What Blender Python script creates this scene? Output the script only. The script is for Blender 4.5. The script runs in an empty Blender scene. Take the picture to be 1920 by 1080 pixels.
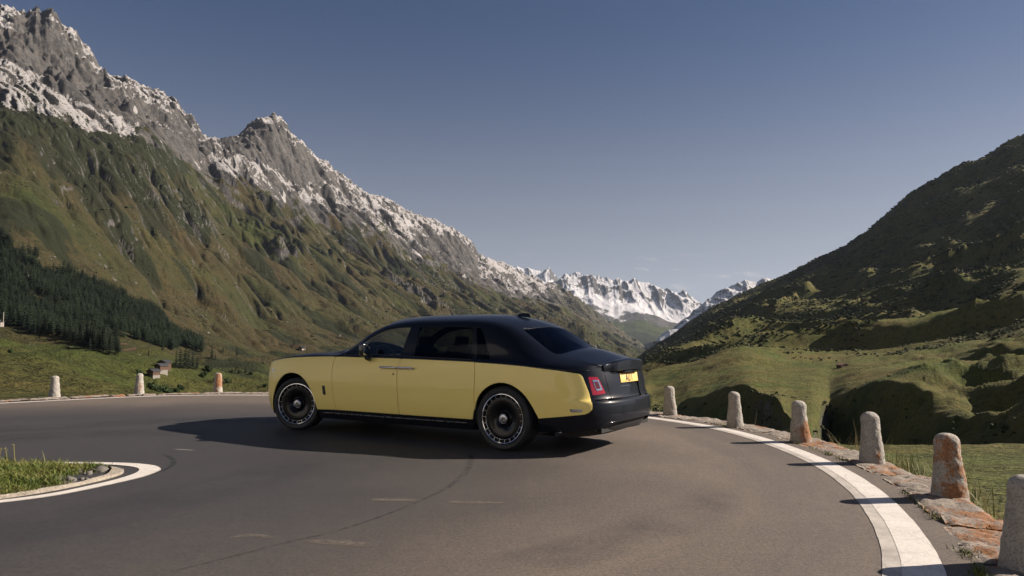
import bpy, bmesh, math, random
import numpy as np
from mathutils import Vector, Matrix
from mathutils.geometry import delaunay_2d_cdt
random.seed(7)
sc = bpy.context.scene
R = math.radians

# ---------------------------------------------------------------- camera
CAM_H = 1.3846; FPX = 1359.4; PITCH = 0.06866
cam_d = bpy.data.cameras.new('camera'); cam = bpy.data.objects.new('camera', cam_d)
sc.collection.objects.link(cam); sc.camera = cam
cam.location = (0, 0, CAM_H); cam.rotation_euler = (math.pi/2 + PITCH, 0, 0)
cam_d.sensor_width = 36; cam_d.lens = FPX/1920*36
cam_d.clip_start = 0.1; cam_d.clip_end = 90000

# ---------------------------------------------------------------- daylight
SUN_EL = 31.0; SUN_AZ = 84.0          # azimuth clockwise from +Y
world = bpy.data.worlds.new('World'); sc.world = world; world.use_nodes = True
wn = world.node_tree.nodes; wl = world.node_tree.links
for n in list(wn): wn.remove(n)
wo = wn.new('ShaderNodeOutputWorld'); wb = wn.new('ShaderNodeBackground'); sky = wn.new('ShaderNodeTexSky')
sky.sky_type = 'NISHITA'; sky.sun_disc = False; sky.sun_elevation = R(SUN_EL); sky.sun_rotation = R(SUN_AZ)
sky.altitude = 3000; sky.air_density = .58; sky.dust_density = 4.0; sky.ozone_density = 2.6
wb.inputs['Strength'].default_value = 0.052
hs = wn.new('ShaderNodeHueSaturation'); 
# a few thin cloud wisps low over the head of the valley
tc_ = wn.new('ShaderNodeTexCoord'); sx_ = wn.new('ShaderNodeSeparateXYZ'); wl.new(tc_.outputs['Generated'], sx_.inputs[0])
def wm(op, a, b=None, c=None):
    x = wn.new('ShaderNodeMath'); x.operation = op
    for k_, v_ in ((0, a), (1, b), (2, c)):
        if v_ is None: continue
        if hasattr(v_, 'links'): wl.new(v_, x.inputs[k_])
        else: x.inputs[k_].default_value = v_
    return x.outputs[0]
def wr(v_, a, b):
    x = wn.new('ShaderNodeMapRange'); x.interpolation_type = 'SMOOTHSTEP'; x.inputs[1].default_value = a; x.inputs[2].default_value = b; wl.new(v_, x.inputs[0]); return x.outputs[0]
az_ = wm('ARCTAN2', sx_.outputs[0], sx_.outputs[1]); el_ = wm('ARCSINE', sx_.outputs[2])
wl.new(wm('ADD', wm('MULTIPLY', wr(el_, .04, .46), .72), .30), hs.inputs['Saturation']); wl.new(wm('ADD', .74, wm('MULTIPLY', wr(el_, .03, .25), .17)), hs.inputs['Value'])
cv = wn.new('ShaderNodeCombineXYZ'); wl.new(wm('MULTIPLY', az_, 9.0), cv.inputs[0]); wl.new(wm('MULTIPLY', el_, 42.0), cv.inputs[1])
cn = wn.new('ShaderNodeTexNoise'); cn.inputs['Scale'].default_value = 1.6; cn.inputs['Detail'].default_value = 7; cn.inputs['Roughness'].default_value = .6; wl.new(cv.outputs[0], cn.inputs['Vector'])
msk = wm('MULTIPLY', wm('MULTIPLY', wr(el_, .045, .075), wr(el_, .125, .09)), wm('MULTIPLY', wr(az_, -.05, .08), wr(az_, .42, .30)))
cf = wm('MULTIPLY', wm('MULTIPLY', wr(cn.outputs['Fac'], .56, .74), msk), .55)
cm = wn.new('ShaderNodeMix'); cm.data_type = 'RGBA'; wl.new(cf, cm.inputs[0]); wl.new(hs.outputs[0], cm.inputs[6]); cm.inputs[7].default_value = (8.5, 7.2, 6.6, 1)
wl.new(sky.outputs[0], hs.inputs['Color']); wl.new(cm.outputs[2], wb.inputs[0]); wl.new(wb.outputs[0], wo.inputs[0])
sun_d = bpy.data.lights.new('sun', 'SUN'); sun = bpy.data.objects.new('sun', sun_d); sc.collection.objects.link(sun)
sun_d.energy = 5.0; sun_d.angle = R(0.5); sun_d.color = (1.0, .87, .74)
_sv = Vector((math.sin(R(SUN_AZ))*math.cos(R(SUN_EL)), math.cos(R(SUN_AZ))*math.cos(R(SUN_EL)), math.sin(R(SUN_EL))))
sun.rotation_euler = _sv.to_track_quat('Z', 'Y').to_euler()
sc.view_settings.view_transform = 'Standard'; sc.view_settings.look = 'None'
sc.view_settings.exposure = 0.95; sc.view_settings.gamma = 1.0
sc.render.engine = 'CYCLES'
try:
    sc.cycles.use_denoising = True
    sc.cycles.max_bounces = 6; sc.cycles.transparent_max_bounces = 16; sc.cycles.volume_bounces = 0
    sc.cycles.caustics_reflective = False; sc.cycles.caustics_refractive = False
except Exception: pass

# ---------------------------------------------------------------- helpers
def tag(o, label=None, cat=None, group=None, kind=None):
    if label: o['label'] = label
    if cat: o['category'] = cat
    if group: o['group'] = group
    if kind: o['kind'] = kind
    return o
def link(o, parent=None):
    sc.collection.objects.link(o)
    if parent is not None: o.parent = parent
    return o
def empty(name, loc=(0,0,0), rz=0.0, parent=None):
    o = bpy.data.objects.new(name, None); o.location = loc; o.rotation_euler = (0, 0, rz); o.empty_display_size = .2
    return link(o, parent)
def mesh_np(name, V, Fc, mat, parent=None, normals=None, smooth=True, attrs=None):
    """one mesh object out of numpy arrays; Fc: (n,3) or (n,4) array or list"""
    me = bpy.data.meshes.new(name)
    V = np.asarray(V, np.float32)
    if isinstance(Fc, np.ndarray):
        k = Fc.shape[1]; n = len(Fc)
        me.vertices.add(len(V)); me.vertices.foreach_set('co', V.ravel())
        me.loops.add(n*k); me.loops.foreach_set('vertex_index', Fc.astype(np.int32).ravel())
        me.polygons.add(n); me.polygons.foreach_set('loop_start', np.arange(0, n*k, k, dtype=np.int32))
        try: me.polygons.foreach_set('loop_total', np.full(n, k, dtype=np.int32))
        except Exception: pass
        me.update(calc_edges=True)
    else:
        me.from_pydata([tuple(map(float, v)) for v in V], [], [tuple(int(i) for i in f) for f in Fc]); me.update()
    me.validate()
    if smooth: me.polygons.foreach_set('use_smooth', np.ones(len(me.polygons), bool))
    if normals is not None: me.normals_split_custom_set_from_vertices([tuple(map(float, v)) for v in normals])
    if attrs:
        for an, av in attrs.items():
            av = np.asarray(av, np.float32)
            a = me.attributes.new(an, 'FLOAT', 'POINT'); a.data.foreach_set('value', av.ravel())
    if mat: me.materials.append(mat)
    o = bpy.data.objects.new(name, me)
    return link(o, parent)
class MB:
    """collects simple pieces into one mesh"""
    def __init__(s): s.v = []; s.f = []; s.n = 0
    def add(s, V, F):
        V = [tuple(map(float, p)) for p in V]
        s.v += V; s.f += [tuple(i + s.n for i in f) for f in F]; s.n += len(V); return s
    def box(s, c, d, rz=0.0, tilt=None):
        a, b, e = d[0]/2, d[1]/2, d[2]/2; M = Matrix.Rotation(rz, 3, 'Z')
        if tilt is not None: M = M @ tilt
        V = [M @ Vector((x*a, y*b, z*e)) + Vector(c) for x in (-1,1) for y in (-1,1) for z in (-1,1)]
        return s.add(V, [(0,1,3,2),(4,6,7,5),(0,4,5,1),(2,3,7,6),(0,2,6,4),(1,5,7,3)])
    def tube(s, P, r, n=8, cap=True):
        P = [Vector(p) for p in P]; m = len(P); rr = r if hasattr(r, '__len__') else [r]*m; V = []
        for i, p in enumerate(P):
            t = (P[min(i+1, m-1)] - P[max(i-1, 0)]).normalized()
            u = t.cross(Vector((0,0,1))); u = u.normalized() if u.length > 1e-4 else Vector((1,0,0)); w = t.cross(u)
            V += [p + (u*math.cos(2*math.pi*k/n) + w*math.sin(2*math.pi*k/n))*rr[i] for k in range(n)]
        F = [(i*n+k, i*n+(k+1) % n, (i+1)*n+(k+1) % n, (i+1)*n+k) for i in range(m-1) for k in range(n)]
        if cap: F += [tuple(range(n))[::-1], tuple(range((m-1)*n, m*n))]
        return s.add(V, F)
    def lathe(s, prof, axis='Y', n=64, c=(0,0,0), close=False):
        V = []; m = len(prof)
        for k in range(n):
            a = 2*math.pi*k/n
            for r, h in prof:
                q = (r*math.cos(a), h, r*math.sin(a)) if axis == 'Y' else (r*math.cos(a), r*math.sin(a), h)
                V.append((q[0]+c[0], q[1]+c[1], q[2]+c[2]))
        F = []
        for k in range(n):
            k2 = (k+1) % n
            for i in range(m - (0 if close else 1)):
                j = (i+1) % m
                F.append((k*m+i, k*m+j, k2*m+j, k2*m+i))
        return s.add(V, F)
    def build(s, name, mat, parent=None, smooth=False, bevel=0, seg=2):
        o = mesh_np(name, s.v, s.f, mat, parent, smooth=smooth)
        bm = bmesh.new(); bm.from_mesh(o.data); bmesh.ops.recalc_face_normals(bm, faces=bm.faces)
        if bevel: bmesh.ops.bevel(bm, geom=list(bm.edges), offset=bevel, segments=seg, profile=.5, affect='EDGES', clamp_overlap=True)
        bm.to_mesh(o.data); bm.free()
        if smooth or bevel: o.data.polygons.foreach_set('use_smooth', np.ones(len(o.data.polygons), bool))
        if smooth == 'auto' or bevel:
            try: o.data.set_sharp_from_angle(angle=R(40))
            except Exception: pass
        return o

# ---- node helpers
def mat_new(name):
    m = bpy.data.materials.new(name); m.use_nodes = True
    nt = m.node_tree
    for n in list(nt.nodes): nt.nodes.remove(n)
    out = nt.nodes.new('ShaderNodeOutputMaterial'); b = nt.nodes.new('ShaderNodeBsdfPrincipled')
    nt.links.new(b.outputs[0], out.inputs[0]); return m, nt, b
class NT:
    def __init__(s, nt): s.nt = nt; s.co = None
    def n(s, t, **kw):
        x = s.nt.nodes.new(t)
        for k, v in kw.items(): setattr(x, k, v)
        return x
    def l(s, a, b): s.nt.links.new(a, b)
    def coord(s, scale=(1,1,1), rot=(0,0,0)):
        tc = s.n('ShaderNodeTexCoord'); mp = s.n('ShaderNodeMapping')
        mp.inputs['Scale'].default_value = scale; mp.inputs['Rotation'].default_value = rot
        s.l(tc.outputs['Object'], mp.inputs[0]); return mp.outputs[0]
    def noise(s, vec, scale, detail=4, rough=.55, dist=0.0):
        x = s.n('ShaderNodeTexNoise'); x.inputs['Scale'].default_value = scale; x.inputs['Detail'].default_value = detail
        x.inputs['Roughness'].default_value = rough; x.inputs['Distortion'].default_value = dist
        s.l(vec, x.inputs['Vector']); return x.outputs['Fac']
    def vor(s, vec, scale, feature='F1'):
        x = s.n('ShaderNodeTexVoronoi'); x.feature = feature; x.inputs['Scale'].default_value = scale; s.l(vec, x.inputs['Vector']); return x.outputs['Distance']
    def ramp(s, fac, stops):
        x = s.n('ShaderNodeValToRGB'); e = x.color_ramp.elements
        while len(e) > 1: e.remove(e[-1])
        for i, (p, c) in enumerate(stops):
            if i == 0: q = e[0]; q.position = p
            else: q = e.new(p)
            q.color = (c, c, c, 1) if not hasattr(c, '__len__') else (*c, 1)
        s.l(fac, x.inputs[0]); return x.outputs[0]
    def mix(s, fac, a, b, mode='MIX'):
        x = s.n('ShaderNodeMix'); x.data_type = 'RGBA'; x.blend_type = mode
        for k, v in ((0, fac), (6, a), (7, b)):
            if hasattr(v, 'is_linked') or hasattr(v, 'links'): s.l(v, x.inputs[k])
            elif k == 0: x.inputs[0].default_value = v
            else: x.inputs[k].default_value = (*v, 1) if hasattr(v, '__len__') else (v, v, v, 1)
        return x.outputs[2]
    def math(s, op, a, b=None, c=None, clamp=False):
        x = s.n('ShaderNodeMath'); x.operation = op; x.use_clamp = clamp
        for k, v in ((0, a), (1, b), (2, c)):
            if v is None: continue
            if hasattr(v, 'links'): s.l(v, x.inputs[k])
            else: x.inputs[k].default_value = v
        return x.outputs[0]
    def attr(s, name):
        x = s.n('ShaderNodeAttribute'); x.attribute_name = name; return x.outputs['Fac']
    def bump(s, h, strength, dist, b):
        x = s.n('ShaderNodeBump'); x.inputs['Strength'].default_value = strength; x.inputs['Distance'].default_value = dist
        s.l(h, x.inputs['Height']); s.l(x.outputs[0], b.inputs['Normal']); return x
def simple(name, col, rough=.5, metal=0., coat=0., spec=.5, var=0.0, vscale=3., bump=0.0, bscale=40., em=None):
    m, nt, b = mat_new(name); g = NT(nt)
    b.inputs['Roughness'].default_value = rough; b.inputs['Metallic'].default_value = metal
    b.inputs['Coat Weight'].default_value = coat; b.inputs['Coat Roughness'].default_value = .03
    b.inputs['Specular IOR Level'].default_value = spec
    b.inputs['Base Color'].default_value = (*col, 1)
    if var:
        v = g.coord(); f = g.noise(v, vscale, 5)
        c = g.ramp(f, [(.3, tuple(x*(1-var) for x in col)), (.7, tuple(min(1, x*(1+var)) for x in col))]); g.l(c, b.inputs['Base Color'])
        r = g.ramp(g.noise(v, vscale*2.3, 4), [(.3, max(.02, rough-.08)), (.7, min(1, rough+.08))]); g.l(r, b.inputs['Roughness'])
    if bump: g.bump(g.noise(g.coord(), bscale, 5), bump, .01, b)
    if em: b.inputs['Emission Color'].default_value = (*em[0], 1); b.inputs['Emission Strength'].default_value = em[1]
    return m
# ---------------------------------------------------------------- car surfaces (numpy only)
# car frame: x forward from the rear axle, y to the car's left, z up
def pchip(xs, ys):
    xs = np.asarray(xs, float); ys = np.asarray(ys, float)
    o = np.argsort(xs); xs = xs[o]; ys = ys[o]
    hh = np.diff(xs); dl = np.diff(ys) / hh
    m = np.zeros_like(ys)
    for i in range(1, len(xs) - 1):
        if dl[i-1] * dl[i] > 0:
            w1 = 2*hh[i] + hh[i-1]; w2 = hh[i] + 2*hh[i-1]
            m[i] = (w1 + w2) / (w1/dl[i-1] + w2/dl[i])
    m[0] = dl[0]; m[-1] = dl[-1]
    def f(x):
        x = np.clip(np.asarray(x, float), xs[0], xs[-1])
        i = np.clip(np.searchsorted(xs, x) - 1, 0, len(xs) - 2)
        t = (x - xs[i]) / hh[i]
        return ((1+2*t)*(1-t)**2*ys[i] + t*(1-t)**2*hh[i]*m[i] + t*t*(3-2*t)*ys[i+1] + t*t*(t-1)*hh[i]*m[i+1])
    return f

def smooth_fn(xs, ys, lo, hi, sig):
    """pchip, then blurred so that reflections run smoothly"""
    f = pchip(xs, ys); g = np.linspace(lo - 4*sig, hi + 4*sig, 1200); st = g[1] - g[0]
    v = np.array(f(g)); n = max(1, int(3*sig/st)); k = np.exp(-0.5*(np.arange(-n, n+1)*st/sig)**2); k /= k.sum()
    e0 = (f(lo+.01) - f(lo)) / .01; e1 = (f(hi) - f(hi-.01)) / .01
    v = np.where(g < lo, f(lo) + e0*(g-lo), np.where(g > hi, f(hi) + e1*(g-hi), v))
    vp = np.r_[v[0] + (v[1]-v[0])*np.arange(-n, 0), v, v[-1] + (v[-1]-v[-2])*np.arange(1, n+1)]
    w = np.convolve(vp, k, 'valid')
    return lambda x: np.interp(x, g, w)

# plan outline at bumper height, rear centre -> left side -> front centre
_PL = np.array([(-1.335,-.3),(-1.345,0),(-1.335,.3),(-1.30,.56),(-1.215,.76),(-1.07,.885),(-.82,.955),(-.4,.99),(.2,1.005),(1.,1.009),(2.,1.009),
                (3.,1.006),(3.6,1.002),(4.05,.99),(4.35,.955),(4.54,.875),(4.635,.72),(4.68,.45),(4.70,.2),(4.705,0),(4.70,-.2)])
def _dense(P, n=60):
    out = []
    for i in range(1, len(P) - 2):
        a, b, c, d = P[i-1], P[i], P[i+1], P[i+2]
        for k in range(n):
            t = k / n
            out.append(.5*((2*b) + (-a+c)*t + (2*a-5*b+4*c-d)*t*t + (-a+3*b-3*c+d)*t**3))
    out.append(P[-2]); return np.array(out)
_d = _dense(_PL); _s = np.r_[0, np.cumsum(np.hypot(*np.diff(_d, axis=0).T))]
_S = np.linspace(0, _s[-1], 2400); SMAX = _s[-1]
_cx = np.interp(_S, _s, _d[:,0]); _cy = np.interp(_S, _s, _d[:,1])
def _blur(v, n, odd):
    k = np.exp(-0.5*(np.arange(-3*n, 3*n+1)/n)**2); k /= k.sum(); m = 3*n
    L = v[1:m+1][::-1]; R = v[-m-1:-1][::-1]
    if odd: L = 2*v[0] - L; R = 2*v[-1] - R
    return np.convolve(np.r_[L, v, R], k, 'valid')
_cx = _blur(_cx, 28, False); _cy = _blur(_cy, 28, True)
_tx = np.gradient(_cx, _S); _ty = np.gradient(_cy, _S); _tl = np.hypot(_tx, _ty)
_nx, _ny = _ty/_tl*-1, _tx/_tl        # outward normal (for travel rear -> left -> front)
_nx = -_ty/_tl; _ny = _tx/_tl
def plan(s):
    return np.interp(s, _S, _cx), np.interp(s, _S, _cy), np.interp(s, _S, _nx), np.interp(s, _S, _ny)
def s_of_x(x):
    m = (_S > .75) & (_S < SMAX - .75)
    return np.interp(x, _cx[m], _S[m])
S_R = s_of_x(-.95); S_F = s_of_x(4.15)
# inset of the side, rear and front as functions of height
_in_side = smooth_fn([.15,.22,.30,.36,.42,.55,.70,.85,.97,1.05,1.12,1.2],[.10,.065,.04,.022,.012,.002,0,.006,.018,.034,.058,.1], .15, 1.2, .02)
_in_rear = smooth_fn([.15,.22,.30,.40,.50,.60,.635,.665,.70,.85,1.0,1.06,1.2],[.16,.11,.05,.015,0,.004,.012,.045,.06,.085,.12,.135,.18], .15, 1.2, .010)
_in_front = smooth_fn([.15,.25,.35,.5,.7,.9,1.0,1.06,1.12,1.2],[.14,.07,.03,.005,0,.012,.03,.07,.16,.3], .15, 1.2, .03)
def sstep(a, b, x):
    t = np.clip((np.asarray(x, float) - a) / (b - a), 0, 1); return t*t*(3 - 2*t)
def ring(s, z):
    """lower body: s along the plan outline, z height -> car coordinates (left side)"""
    s = np.asarray(s, float); z = np.asarray(z, float)
    x, y, nx, ny = plan(s)
    wr = 1 - sstep(S_R - .42, S_R + .25, s); wf = sstep(S_F - .2, S_F + .45, s)
    ins = _in_side(z)*(1 - wr - wf) + _in_rear(z)*wr + _in_front(z)*wf
    return np.stack([x - nx*ins, y - ny*ins, z + 0*s], -1)
# coach line (top of the lower body) height as a function of the plan outline's x
_zc = smooth_fn([-1.35,-1.2,-1.1,-.9,-.63,-.21,.43,1.0,1.67,2.4,3.0,3.5,4.0,4.26,4.5,4.65],
                [.985,.99,.995,1.00,1.010,1.045,1.074,1.088,1.099,1.106,1.109,1.10,1.073,1.045,1.01,1.0], -1.35, 4.65, .05)
def zcoach(s): return _zc(plan(s)[0])
_sE = np.linspace(0, SMAX, 1500); _E = ring(_sE, zcoach(_sE))
XR = float(np.interp(.62, _E[:,1], _E[:,0])) if False else None
_mE = (_E[:,1] > .60)
_ex, _ey, _ez = _E[_mE,0], _E[_mE,1], _E[_mE,2]
_o = np.argsort(_ex); _ex, _ey, _ez = _ex[_o], _ey[_o], _ez[_o]
XMIN, XMAX = float(_ex[0]) + .004, float(_ex[-1]) - .004
# upper shell profiles
_zt = smooth_fn([-1.25,-1.07,-.83,-.62,-.45,-.25,-.07,.1,.28,.5,.8,1.2,1.55,1.9,2.21,2.51,2.81,3.05,3.22,3.35,3.75,4.06,4.3,4.5,4.62],
                [1.075,1.155,1.235,1.275,1.345,1.45,1.555,1.62,1.662,1.70,1.716,1.722,1.722,1.714,1.70,1.636,1.495,1.33,1.200,1.185,1.178,1.15,1.115,1.07,1.03], -1.25, 4.62, .035)
_zr = smooth_fn([-1.25,-1.1,-.8,-.6,-.35,-.1,.1,.4,.8,1.5,1.85,2.13,2.44,2.66,2.95,3.12,3.4,3.8,4.1,4.35,4.62],
                [1.02,1.075,1.14,1.175,1.31,1.46,1.55,1.615,1.635,1.635,1.62,1.58,1.465,1.325,1.165,1.150,1.15,1.135,1.105,1.06,1.02], -1.25, 4.62, .035)
_yr = smooth_fn([-1.25,-1.0,-.6,-.3,0,.4,1.,1.8,2.2,2.6,3.0,3.3,4.0,4.4,4.62],
                [.60,.68,.69,.67,.67,.685,.70,.70,.71,.75,.81,.85,.80,.68,.6], -1.25, 4.62, .06)
def _bs(t, P):
    """clamped uniform cubic B-spline, P: list of arrays; t in [0,1]"""
    n = len(P); k = np.r_[0,0,0,np.linspace(0,1,n-2),1,1,1]
    t = np.clip(t, 0, 1 - 1e-9)
    N = [((t >= k[i]) & (t < k[i+1])).astype(float) for i in range(len(k)-1)]
    for d in range(1, 4):
        M = []
        for i in range(len(k)-1-d):
            a = 0; 
            if k[i+d] > k[i]: a = a + (t-k[i])/(k[i+d]-k[i])*N[i]
            if k[i+d+1] > k[i+1]: a = a + (k[i+d+1]-t)/(k[i+d+1]-k[i+1])*N[i+1]
            M.append(a)
        N = M
    return sum(N[i]*P[i] for i in range(n))
def shell(x, t):
    """upper shell: x along the car, t 0 at the coach line .. 1 on the centre line"""
    x = np.asarray(x, float); t = np.asarray(t, float); x, t = np.broadcast_arrays(x, t)
    w = np.interp(x, _ex, _ey); zc = np.interp(x, _ex, _ez)
    zt = _zt(x); zr = _zr(x); yr = np.minimum(_yr(x), w - .03)
    g = np.clip((zr - zc - .06)/.45, 0, 1)
    yb = w - .022 - .028*g; zb = np.minimum(zc + .045, .5*(zc+zr))
    dy = yb - yr
    def top(fr): return zr + (zt - zr)*(1 - fr**2)
    P = [(w, zc), (w - .010, zc + .018), (yb, zb + .0*g),
         (yb - dy*(.25 - .05*g), zb + (zr - zb)*(.36)), (yb - dy*(.62 - .06*g), zb + (zr - zb)*(.72)),
         (yr + .035*g + .02*(1-g), zr - .030*g), (yr - .055, top(.90) - .012*g), (yr*.62, top(.62)), (yr*.3, top(.3)), (0*yr, zt)]
    Y = _bs(t, [p[0] for p in P]); Z = _bs(t, [p[1] for p in P])
    return np.stack([x, Y, Z], -1)
def surf_normal(fn, a, b, e=2e-3):
    pa = fn(a+e, b) - fn(a-e, b); pb = fn(a, b+e*.5) - fn(a, b-e*.5)
    n = np.cross(pa, pb); n /= np.linalg.norm(n, axis=-1, keepdims=True) + 1e-12
    return n
# ---------------------------------------------------------------- the car
M = {}
def paint(name, col, rough=.34, coat=1.0, flake=0.0):
    m, nt, b = mat_new(name); g = NT(nt); v = g.coord()
    b.inputs['Roughness'].default_value = rough; b.inputs['Coat Weight'].default_value = coat; b.inputs['Specular IOR Level'].default_value = .3 if col[0] > .1 else .12
    c = g.ramp(g.noise(v, 900, 2), [(.3, tuple(x*.95 for x in col)), (.7, tuple(x*1.05 for x in col))]); g.l(c, b.inputs['Base Color'])
    cr = g.ramp(g.noise(v, 2.2, 5), [(.35, .03), (.75, .085)]); g.l(cr, b.inputs['Coat Roughness'])
    b.inputs['Coat IOR'].default_value = 1.5
    return m
M['yellow'] = paint('yellow_paint', (1.0, .80, .25), .34, .5)
M['black'] = paint('black_paint', (.005, .007, .013), .35, .3)
M['blackgl'] = simple('black_gloss_trim', (.006, .007, .010), .12, coat=.5)
M['rubber'] = simple('tyre_rubber', (.018, .019, .021), .62, var=.25, vscale=14, bump=.25, bscale=60)
M['dark'] = simple('dark_underside', (.006, .006, .007), .8)
M['chrome'] = simple('chrome', (.62, .63, .66), .10, metal=1, var=.06, vscale=9)
M['steel'] = simple('brushed_steel', (.42, .43, .46), .28, metal=1, var=.1, vscale=12)
M['rimblack'] = simple('rim_black', (.005, .006, .008), .22, spec=.35)
M['red'] = simple('red_lens', (.30, .006, .018), .12, coat=1)
M['reddark'] = simple('dark_red_lens', (.10, .004, .012), .2, coat=1, var=.3, vscale=60)
M['leather'] = simple('dark_leather', (.018, .02, .026), .55, var=.2, vscale=8)
M['leatherpale'] = simple('pale_leather', (.16, .15, .15), .5, var=.2, vscale=8)
M['plate'] = simple('yellow_plate', (.80, .52, .17), .5)
M['ink'] = simple('black_lettering', (.01, .01, .012), .5)
M['copper'] = simple('copper_badge', (.40, .16, .08), .3, metal=.6)
def glassmat(name, tint, fac=(1, 1, 1)):
    m = bpy.data.materials.new(name); m.use_nodes = True; nt = m.node_tree
    for n in list(nt.nodes): nt.nodes.remove(n)
    g = NT(nt); o = g.n('ShaderNodeOutputMaterial'); t = g.n('ShaderNodeBsdfTransparent'); t.inputs[0].default_value = (*tint, 1)
    gl = g.n('ShaderNodeBsdfGlossy'); gl.inputs['Roughness'].default_value = .02; gl.inputs[0].default_value = (*fac, 1)
    fr = g.n('ShaderNodeFresnel'); ge = g.n('ShaderNodeNewGeometry'); g.l(g.math('SUBTRACT', 1.5, g.math('MULTIPLY', ge.outputs['Backfacing'], .8333)), fr.inputs[0])
    mx = g.n('ShaderNodeMixShader'); g.l(fr.outputs[0], mx.inputs[0]); g.l(t.outputs[0], mx.inputs[1]); g.l(gl.outputs[0], mx.inputs[2]); g.l(mx.outputs[0], o.inputs[0])
    return m
M['glass'] = glassmat('tinted_glass', (.66, .70, .70))
M['glassdark'] = glassmat('privacy_glass', (.08, .10, .11), (.20, .23, .30))

CARX, CARY, CARYAW = 0.4218, 9.8152, 0.57434
car = empty('luxury_saloon_car', (CARX, CARY, 0), math.pi - CARYAW)
tag(car, 'long yellow and black two tone limousine seen from its rear left, standing across the hairpin', 'car')

def inpoly(P, poly):
    x, y = P[:,0], P[:,1]; c = np.zeros(len(P), bool); n = len(poly)
    for i in range(n):
        x0, y0 = poly[i]; x1, y1 = poly[(i+1) % n]
        if y0 == y1: continue
        m = ((y0 > y) != (y1 > y)) & (x < (x1-x0)*(y-y0)/(y1-y0) + x0); c ^= m
    return c
def dens(loop, step):
    out = []; n = len(loop)
    for i in range(n):
        a = np.array(loop[i]); b = np.array(loop[(i+1) % n]); k = max(1, int(np.hypot(*(b-a))/step + .5))
        out += [tuple(a + (b-a)*j/k) for j in range(k)]
    return out
def cat(P, n=6):
    """open Catmull-Rom through points"""
    P = [P[0]] + list(P) + [P[-1]]; o = []
    for i in range(1, len(P)-2):
        a, b, c, d = [np.array(q, float) for q in P[i-1:i+3]]
        for k in range(n):
            t = k/n; o.append(tuple(.5*((2*b)+(-a+c)*t+(2*a-5*b+4*c-d)*t*t+(-a+3*b-3*c+d)*t**3)))
    o.append(tuple(P[-1])); return o
def rc(loop, rad, k=4):
    """round the corners of a closed loop"""
    o = []; n = len(loop)
    for i in range(n):
        a, b, c = [np.array(loop[j % n], float) for j in (i-1, i, i+1)]
        u = a-b; v = c-b; lu, lv = np.hypot(*u), np.hypot(*v); r = min(rad, lu*.45, lv*.45)
        ang = math.acos(max(-1, min(1, float(u@v)/(lu*lv+1e-9))))
        if ang > 2.8 or r < 1e-4: o.append(tuple(b)); continue
        p, q = b+u/lu*r, b+v/lv*r
        for j in range(k+1):
            t = j/k; o.append(tuple((1-t)**2*p + 2*t*(1-t)*b + t*t*q))
    return o
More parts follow.
